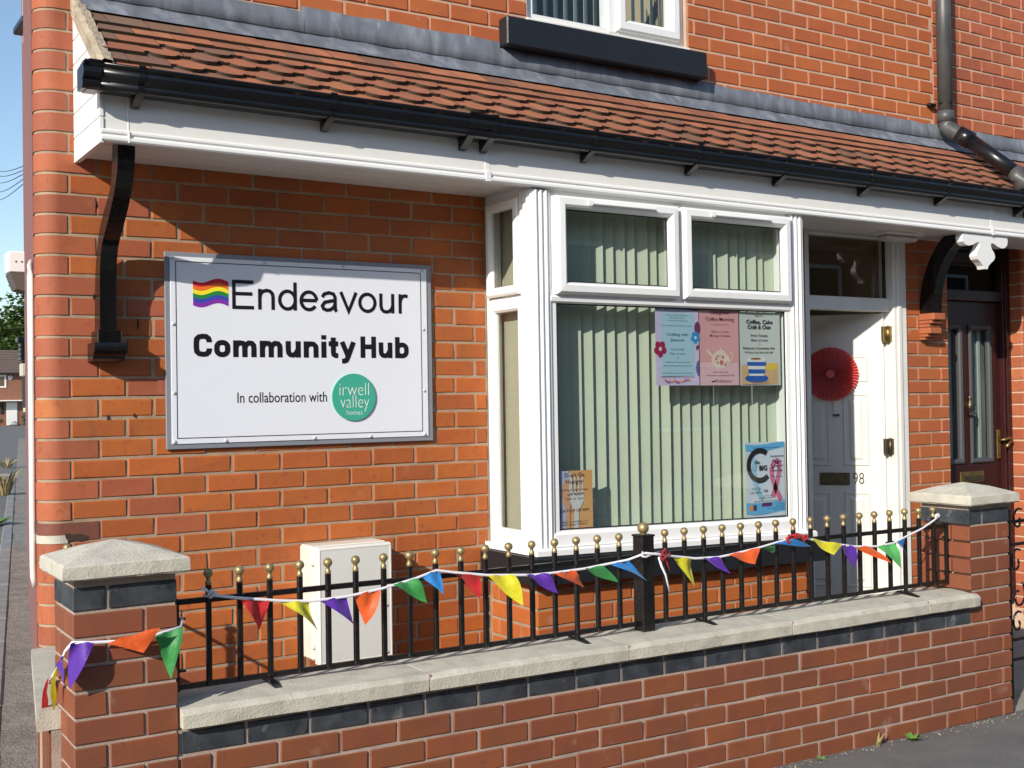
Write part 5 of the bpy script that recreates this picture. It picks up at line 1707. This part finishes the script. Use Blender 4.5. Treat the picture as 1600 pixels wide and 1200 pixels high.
# second string, round the left pier
b2n = thing('pier_bunting', (.72, -1.29, .95), 'short string of five pennants wrapped round the left brick pier', 'bunting')
PYF, PXL = -1.285, .555
path = [(.925, -1.16, 1.0), (.905, -1.24, .985), (.885, PYF, .972), (.80, PYF - .004, .957), (.70, PYF - .003, .952), (.62, PYF - .002, .958), (.568, PYF, .964), (PXL, -1.25, .935), (PXL - .004, -1.20, .892), (PXL - .004, -1.10, .84), (PXL + .002, -1.0, .795), (PXL + .03, -.95, .775)]
MB().tube(path, .0048, 8, flat=.5).build('ribbon', M_RIBBON, b2n)
pennant(b2n, (.804, PYF - .006, .957), (.889, PYF - .004, .972), (.849, PYF - .02, .822), 'green', .008, .5, .012)
pennant(b2n, (.664, PYF - .006, .954), (.808, PYF - .05, .990), (.764, PYF - .03, .914), 'orange', .003, 1.)
pennant(b2n, (.562, PYF - .002, .964), (.628, PYF - .006, .959), (.556, PYF - .012, .832), 'purple', .005, 2., .03)
pennant(b2n, (PXL - .006, -1.24, .925), (PXL - .008, -1.16, .872), (.553, -1.24, .835), 'purple', .004, 2.)
pennant(b2n, (PXL - .008, -1.19, .885), (PXL - .008, -1.125, .850), (PXL - .012, -1.125, .735), 'yellow', .004, 3., .012)
pennant(b2n, (PXL - .008, -1.08, .832), (PXL - .004, -.985, .790), (PXL - .02, -1.0, .675), 'red', .004, 4., .012)
MB().tube([(.925, -1.16, 1.0), (.915, -1.19, .985), (.905, -1.20, .95), (.91, -1.205, .91)], .005, 6, flat=.4).build('ribbon_end', M_RIBBON, b2n)

# ================================================================== NEIGHBOUR'S GATE
gt_ = thing('iron_gate', (5.3, -1.15, .1), 'black iron scroll gate at the right edge beside the garden pier', 'gate')
GTY = -1.16
for x in (5.045, 5.115, 5.30, 5.41, 5.52, 5.63):
    w = .020 if x < 5.06 else .010
    MB().box(x - w, x + w, GTY - w, GTY + w, (.10 if x > 5.06 else .06), 1.06, .002).build('gate_bar', M_IRON, gt_)
    MB().lathe([(.010, 0), (.007, .012), (.014, .03), (.010, .042), (0, .046)], (x, GTY, 1.06), 10).build('gate_finial', M_GOLD, gt_)
for z in (.995, .88, .40, .30):
    MB().box(5.06, 6.0, GTY - .006, GTY + .006, z - .008, z + .008, .002).build('gate_rail', M_IRON, gt_)
for (cx_, cz_, r_, s_) in ((5.18, .79, .055, 1), (5.19, .62, .06, -1), (5.18, .48, .05, 1), (5.36, .7, .06, -1), (5.20, 1.0, .05, 1)):
    pts = [(cx_ + r_ * (1 - .06 * i) * math.cos(i * .45 * s_ + 1), GTY, cz_ + r_ * (1.25 - .07 * i) * math.sin(i * .45 * s_ + 1)) for i in range(14)]
    MB().tube(pts, .006, 6).build('scroll', M_IRON, gt_)

# ================================================================== BACKGROUND down the side street
# white waste pipe on the house corner
o = MB().tube([(.735, .20, 2.24), (.724, .165, 2.22), (.722, .16, 2.18), (.722, .16, 1.02), (.724, .162, .97), (.732, .17, .93)], .0125, 10).build('corner_pipe', mat('white_pipe', (.74, .72, .70), .4, var=((.55, .54, .54), .5), vscale=3.))
tag(o, 'thin white pipe running down the rounded corner of the house', 'pipe')
# rear eaves of the house
ev = thing('rear_gutter', (1.7, 6, 5.6), 'small black gutter end poking out past the gable at top left', 'gutter')
MB().box(1.70, 1.84, 5.9, 6.3, 4.965, 5.03, .012).build('gutter_end', M_BLACK, ev)
MB().box(1.735, 1.762, 5.95, 6.0, 4.87, 5.5, .004).build('rear_pipe', M_GREYP, ev)
MB().box(1.762, 1.79, 5.95, 6.2, 4.87, 5.5, .004).build('trim_board', mat('old_trim', (.45, .38, .28), .8), ev)
# lean-to at the back: white box end and dark soffit
lean = thing('rear_lean_to', (2.2, 8.1, .1), 'white boxed eaves end of the rear lean-to beside the gable', 'outbuilding')
MB().box(1.925, 2.5, 8.0, 8.25, 3.04, 3.255, .01).build('white_fascia_end', M_UPVC, lean)
MB().prism([(1.94, 3.035), (2.5, 3.035), (2.5, 2.84), (2.12, 2.84), (2.0, 2.87)], 0, .3, M=basis((0, 8.0, 0), (1, 0, 0), (0, 0, 1), (0, 1, 0))).build('dark_soffit', mat('brown_soffit', (.10, .085, .075), .6), lean)
for dx in (.07, .125):
    MB().lathe([(.009, 0), (.009, .004), (.0, .005)], (0, 0, 0), 8, M=basis((1.925 + dx, 8.0, 3.15), (1, 0, 0), (0, 0, 1), (0, -1, 0))).build('screw', M_GASKET, lean)
out = thing('far_outbuilding', (3.3, 14.1, .1), 'black louvred eaves and pale lintel of an outbuilding farther along the lane', 'outbuilding')
for i in range(5):
    MB().box(3.02 + (.04 if i else 0), 3.5, 14.0, 14.2, 2.64 - i * .068, 2.70 - i * .068 + (.02 if i == 0 else 0), .012).build('louvre', M_BLACK, out)
MB().box(3.075, 3.6, 13.98, 14.2, 2.135, 2.325, .01).build('lintel', M_STONE, out)
MB().box(3.11, 3.6, 14.0, 14.2, 1.66, 2.13, .005).build('dark_panel', M_GASKET, out)
MB().box(3.42, 3.8, 14.2, 14.9, .1, 2.7).build('wall', mat('outbuilding_brick', (.25, .10, .07), .9), out)
o = MB().box(5.66, 5.86, 27.9, 28.1, .1, .86, .02).build('lane_bollard', M_GASKET)
tag(o, 'dark post standing at the end of the lane left of the house', 'bollard')
# telephone wires
for i, ((zr_), (zl_)) in enumerate(zip((4.388, 4.346, 4.317, 4.282, 4.246), (7.345, 7.228, 7.053, 6.819, 6.615))):
    A_, B_ = Vector((2.36, 9.0, zr_)), Vector((4.37, 24.0, zl_))
    C_ = A_ + (B_ - A_) * 1.6
    pts = [A_.lerp(C_, q / 10) - Vector((0, 0, .25 * math.sin(q / 10 * math.pi))) + Vector((-.25 * q / 10, 0, 0)) for q in range(11)]
    o = MB().tube(pts, .006, 5).build('telephone_wire', M_GASKET)
    tag(o, ['topmost', 'second', 'middle', 'fourth', 'lowest'][i] + ' of the five thin telephone wires crossing the sky at left', 'wire', 'wires in the sky')
# house at the end of the street
fh = thing('distant_house', (14, 112, .1), 'distant brown roofed brick house with white door at the end of the lane', 'house')
FHB = mat('distant_brick', (.26, .115, .07), .85, var=((.20, .09, .06), .7), vscale=3.)
MB().box(6, 20.06, 112, 119, 0, 5.05).build('wall', FHB, fh)
rf = MB().prism([(-.5, 4.95), (3.4, 7.25), (7.5, 4.95)], 5.6, 20.25, M=basis((0, 112, 0), (0, 1, 0), (0, 0, 1), (1, 0, 0))).build('roof', mat('distant_roof', (.13, .09, .075), .9, var=((.09, .065, .055), .7), vscale=2., stretch=(1, 6, 6)), fh)
for i in range(9):
    y = 111.6 + i * .42
    MB().box(5.6, 20.26, y, y + .05, 4.955 + (y - 111.5) * .59, 5.0 + (y - 111.5) * .59 + .03).build('tile_course', MATS['distant_roof'], rf)
MB().box(5.8, 20.2, 111.45, 111.55, 4.88, 4.99).build('gutter', M_GASKET, fh)
for (a, b, c, d) in ((15.9, 18.62, 3.62, 4.80), (9.5, 12.2, 3.62, 4.80), (13.2, 17.2, .9, 2.1)):
    w_ = MB().ring(a, b, c, d, [(0, 0), (0, .06), (.14, .06), (.14, -.02)], M=FR(112)).build('window', M_UPVC, fh)
    rect(MB(), a + .1, b - .1, c + .1, d - .1, FR(112), .012).build('pane', G_OBS, w_)
MB().box(18.62, 19.55, 111.93, 112, .15, 2.28, .02).build('door', M_UPVC, fh)
MB().box(18.1, 18.4, 111.95, 112, 1.2, 2.2).build('side_light', M_GASKET, fh)
MB().box(17.0, 19.95, 111.1, 112, 2.36, 2.48, .02).build('porch_roof', M_FRAMEW, fh)
MB().lathe([(.0, 0), (.22, .02), (.22, .06), (0, .08)], (0, 0, 0), 14, M=basis((18.98, 112, 4.55), (1, 0, 0), (0, 0, 1), (0, -1, 0))).build('alarm_box', M_UPVC, fh)

def leaf_cloud(n, cen, rad, size, seed, lumps=9, flat=.8):
    rg = random.Random(seed)
    vs_, fs_ = [], []
    cl = []
    for i in range(lumps):
        a, e = rg.uniform(0, 6.28), rg.uniform(-.6, 1.2)
        rr_ = rg.uniform(.35, .95)
        cl.append((cen[0] + rad[0] * rr_ * math.cos(a) * math.cos(e), cen[1] + rad[1] * rr_ * math.sin(a) * math.cos(e), cen[2] + rad[2] * rr_ * math.sin(e), rg.uniform(.3, .55)))
    for i in range(n):
        c = rg.choice(cl)
        d = Vector((rg.gauss(0, 1), rg.gauss(0, 1), rg.gauss(0, 1))).normalized() * (rg.random() ** .45)
        p = Vector((c[0] + d.x * rad[0] * c[3], c[1] + d.y * rad[1] * c[3], c[2] + d.z * rad[2] * c[3]))
        s = size * rg.uniform(.6, 1.3)
        q = Matrix.Rotation(rg.uniform(0, 6.28), 3, 'Z') @ Matrix.Rotation(rg.uniform(-1.2, 1.2), 3, 'X')
        o_ = len(vs_)
        for (a, b) in ((-.5, 0), (0, -.32), (.5, 0), (0, .32)):
            vs_.append(p + q @ Vector((a * s, b * s, 0)))
        fs_.append((o_, o_ + 1, o_ + 2, o_ + 3))
    return MB().add(vs_, fs_)
def leafmat(nm, c):
    def ex(nt, b, L, N):
        t = N.new('ShaderNodeBsdfTranslucent'); t.inputs[0].default_value = (c[0] * 1.6, c[1] * 1.6, c[2] * .8, 1)
        mx_ = N.new('ShaderNodeMixShader'); mx_.inputs[0].default_value = .3
        out_ = [n for n in N if n.type == 'OUTPUT_MATERIAL'][0]
        L.new(b.outputs[0], mx_.inputs[1]); L.new(t.outputs[0], mx_.inputs[2]); L.new(mx_.outputs[0], out_.inputs[0])
    return mat(nm, random_src='ISL', hv=[c, tuple(x * .7 for x in c), tuple(x * 1.35 for x in c), (c[0] * 1.5, c[1] * 1.2, c[2])], rough=.55, extra=ex)
LEAF_A, LEAF_B = leafmat('leaf_dark', (.030, .060, .018)), leafmat('leaf_green', (.050, .095, .022))
for i, (x, y, h, r_, sd_) in enumerate(((15.5, 127, 11.0, 4.4, 3), (20.6, 126, 12.5, 4.6, 4), (25.5, 128, 15.5, 4.8, 5))):
    t = thing('tree', (x, y, .1), ['broad leafy tree at far left behind the distant house roof', 'middle leafy tree behind the distant house roof', 'tallest leafy tree behind the distant house roof'][i], 'tree', 'trees behind the distant house')
    MB().tube([(x, y, 0), (x + .1, y, h * .3), (x - .2, y + .1, h * .55), (x, y, h * .8)], [.35, .28, .2, .06], 8).build('trunk', mat('bark', (.09, .07, .05), .95), t)
    for k in range(5):
        a = k * 1.3
        MB().tube([(x, y, h * (.35 + .07 * k)), (x + r_ * .3 * math.cos(a), y + r_ * .3 * math.sin(a), h * (.5 + .06 * k)), (x + r_ * .6 * math.cos(a), y + r_ * .6 * math.sin(a), h * (.58 + .07 * k))], [.13, .09, .03], 6).build('branch', MATS['bark'], t)
    leaf_cloud(11000, (x, y, h * .58), (r_, r_, h * .42), .50, sd_, 30).build('crown', LEAF_B if i == 1 else LEAF_A, t)
hd = leaf_cloud(1600, (20.9, 110.5, .85), (1.3, .6, .75), .14, 9, 24).build('hedge', LEAF_A)
tag(hd, 'clipped green hedge beside the distant white door', 'hedge')
hd = leaf_cloud(900, (17.2, 110.5, .85), (.8, .5, .75), .14, 10, 16).build('hedge', LEAF_A)
tag(hd, 'narrow hedge left of the distant white door', 'hedge')
# parked car, mostly hidden by the house
car = thing('parked_car', (11.1, 55, .11), 'dark blue parked car half hidden behind the house corner', 'car')
CB = mat('car_paint', (.05, .065, .13), .25, coat=.6)
CM = Matrix.Translation((11.02, 54.0, .11)) @ Matrix.Rotation(-R(9.7), 4, 'Z')
prof = [(0, .32), (0, .75), (.12, .92), (.35, .98), (.85, 1.42), (1.2, 1.48), (2.4, 1.46), (3.1, 1.02), (4.0, .88), (4.25, .70), (4.25, .32)]
mb = MB().prism(prof, -.82, .82, M=CM @ basis((0, 0, 0), (0, 1, 0), (0, 0, 1), (1, 0, 0)))
mb.build('body', CB, car)
MB().prism([(.42, 1.02), (.86, 1.37), (1.18, 1.42), (2.35, 1.40), (2.95, 1.04)], -.835, .835, M=CM @ basis((0, 0, 0), (0, 1, 0), (0, 0, 1), (1, 0, 0))).build('side_windows', M_GASKET, car)
MB().add([(-.7, .36, 1.02), (.7, .36, 1.02), (.66, .80, 1.40), (-.66, .80, 1.40)], [(0, 1, 2, 3)], M=CM @ Matrix.Translation((0, -.02, .01))).build('rear_window', M_GASKET, car)
for sx_ in (-1, 1):
    MB().box(sx_ * .66 - .12, sx_ * .66 + .12, -.02, .06, .72, .92, .02, M=CM).build('tail_lamp', mat('tail_red', (.35, .01, .01), .2), car)
    for y in (.75, 3.4):
        w_ = MB().lathe([(.30, -.10), (.32, -.08), (.32, .08), (.30, .10)], (0, 0, 0), 20, M=CM @ basis((sx_ * .74, y, .31), (0, 1, 0), (0, 0, 1), (1, 0, 0))).build('wheel', M_GASKET, car)
        MB().lathe([(.19, -.11), (.19, .11)], (0, 0, 0), 16, M=CM @ basis((sx_ * .74, y, .31), (0, 1, 0), (0, 0, 1), (1, 0, 0))).build('rim', M_GREYP, w_)
MB().box(-.26, .26, -.03, .0, .52, .63, .004, M=CM).build('number_plate', mat('plate_yellow', (.7, .55, .05), .4), car)

# ------------------------------------------------------------------ weeds and litter
def weed(p, n, l, label, seed, mt, up=.8, wf=.13):
    rg = random.Random(seed)
    t = thing('weed', p, label, 'weed', None)
    for i in range(n):
        a = rg.uniform(0, 6.28)
        ll = l * rg.uniform(.5, 1.2)
        w = ll * wf
        d = Vector((math.cos(a), math.sin(a), 0))
        s_ = Vector((-d.y, d.x, 0))
        m2 = MB()
        P0 = Vector(p) + d * rg.uniform(0, l * .2)
        vs_ = []
        for q in range(4):
            tt = q / 3
            c_ = P0 + d * ll * tt * (1 - up * .5) + Vector((0, 0, ll * up * (tt - .45 * tt * tt)))
            ww = w * (math.sin(math.pi * min(.96, tt + .12)))
            vs_ += [c_ - s_ * ww, c_ + s_ * ww]
        m2.add(vs_, [(2 * q, 2 * q + 1, 2 * q + 3, 2 * q + 2) for q in range(3)], True)
        m2.build('leaf', mt, t)
WG, WY = mat('weed_green', (.10, .20, .035), .6), mat('weed_straw', (.28, .22, .10), .8)
weed((4.19, -1.30, gz(4.19)), 22, .07, 'bright green weed at the foot of the garden wall near its right end', 1, WG, .6)
weed((3.97, -1.29, gz(3.97)), 12, .085, 'sparse straw coloured weed at the foot of the garden wall', 2, WY, 1.1, .05)
weed((3.62, -1.29, gz(3.6)), 7, .045, 'small low weed in the wall foot joint near the pavement middle', 3, WG, .5)
weed((2.62, -1.29, gz(2.6)), 9, .05, 'green weed at the wall foot at the bottom edge of the picture', 4, WG, .6)
weed(side(11.8, -.42, .118), 46, .30, 'leafy green weed sprawling over the lane kerb', 5, WG, .5)
weed(side(9.6, -.45, .118), 26, .2, 'smaller green weed nearest along the lane kerb', 6, WG, .35)
weed(side(17.6, -.32, .118), 60, .62, 'dry straw coloured weed tuft at the end of the lane kerb', 7, WY, 1.2, .035)
weed(side(28.0, -.4, .118), 40, .55, 'dry tuft at the foot of the lane post', 8, WY, .8, .04)
rg = random.Random(77)
LT = mat('litter', (.62, .55, .45), .7, random_src=None)
litter = [((3.44, -1.31), .012, (.55, .42, .28), 'curled fawn leaf lying on the pavement by the wall foot'), ((4.36, -1.31), .010, (.70, .62, .52), 'scrap of pale paper by the wall foot near the bright weed'), ((2.83, -1.31), .013, (.50, .38, .30), 'pinkish dead leaf lying low by the wall foot'), ((3.83, -1.62), .009, (.75, .70, .60), 'tiny white fleck on the open pavement')]
for (x, y), s_, c_, lb in litter:
    m2 = MB()
    vs_ = []
    for q in range(5):
        tt = q / 4
        ww = s_ * .5 * math.sin(math.pi * min(.95, max(.06, tt)))
        vs_ += [(x + s_ * (tt - .5) * 2, y - ww, gz(x) + .004 + .008 * (tt - .5) ** 2 * 4), (x + s_ * (tt - .5) * 2, y + ww, gz(x) + .006)]
    m2.add(vs_, [(2 * q, 2 * q + 1, 2 * q + 3, 2 * q + 2) for q in range(4)], True)
    tag(m2.build('dead_leaf', mat('lit%s' % str(c_), c_, .7)), lb, 'leaf', 'litter on the pavement')
# loose grit swept against the wall foot
m2 = MB()
for i in range(900):
    x = rg.uniform(1.2, 5.0)
    y = -1.262 - abs(rg.gauss(0, .035))
    s_ = rg.uniform(.0015, .005)
    z = gz(x) + .003
    m2.add([(x - s_, y - s_, z), (x + s_, y - s_, z), (x, y + s_, z), (x + rg.uniform(-s_, s_) * .3, y, z + s_ * 1.3)], [(0, 1, 3), (1, 2, 3), (2, 0, 3)])
for i in range(420):
    x = rg.uniform(2.2, 6.5)
    y = -1.3 - rg.random() ** 1.6 * 1.6
    s_ = rg.uniform(.001, .0035)
    z = gz(x) + .003
    m2.add([(x - s_, y - s_ * .7, z), (x + s_, y - s_, z), (x, y + s_, z), (x + rg.uniform(-s_, s_) * .3, y, z + s_ * .8)], [(0, 1, 3), (1, 2, 3), (2, 0, 3)])
tag(m2.build('grit', mat('grit', random_src='ISL', hv=[(.06, .055, .05), (.22, .19, .15), (.42, .38, .32), (.12, .07, .05)], rough=.95)), 'loose grit and dirt along the foot of the garden wall', 'grit', kind='stuff')

# ================================================================== TERRACE ACROSS THE STREET (behind the viewer, mirrored in the window glass)
op = thing('opposite_terrace', (3, -15, 0), 'brick terrace across the street showing only as a reflection in the glass', 'building')
OB = mat('opposite_brick', (.20, .085, .055), .85, var=((.15, .06, .045), .7), vscale=3., bump=.4, bscale=60., bdist=.004)
MB().box(-22, 34, -23, -15, 0, 5.4).build('wall', OB, op)
MB().prism([(-23.3, 5.3), (-19, 7.6), (-14.7, 5.3)], -22.2, 34.2, M=basis((0, 0, 0), (0, 1, 0), (0, 0, 1), (1, 0, 0))).build('roof', mat('opposite_roof', (.07, .065, .065), .8), op)
BK = basis((0, -15, 0), (-1, 0, 0), (0, 0, 1), (0, 1, 0))
for i in range(11):
    xx = -20 + i * 5
    for (u0, u1, v0, v1) in ((.3, 2.1, .95, 2.4), (.5, 1.9, 3.4, 4.8), (3.0, 4.0, 3.5, 4.8)):
        w_ = MB().ring(-(xx + u1), -(xx + u0), v0, v1, [(0, 0), (0, .06), (.09, .06), (.09, -.02)], M=BK).build('window', M_UPVC, op)
        rect(MB(), -(xx + u1) + .06, -(xx + u0) - .06, v0 + .06, v1 - .06, BK, .01).build('pane', M_GASKET, w_)
    MB().box(xx + 3.05, xx + 3.95, -15, -14.95, .15, 2.25, .01).build('door', mat('opp_door%d' % (i % 3), [(.05, .02, .02), (.03, .06, .10), (.5, .5, .48)][i % 3], .4), op)
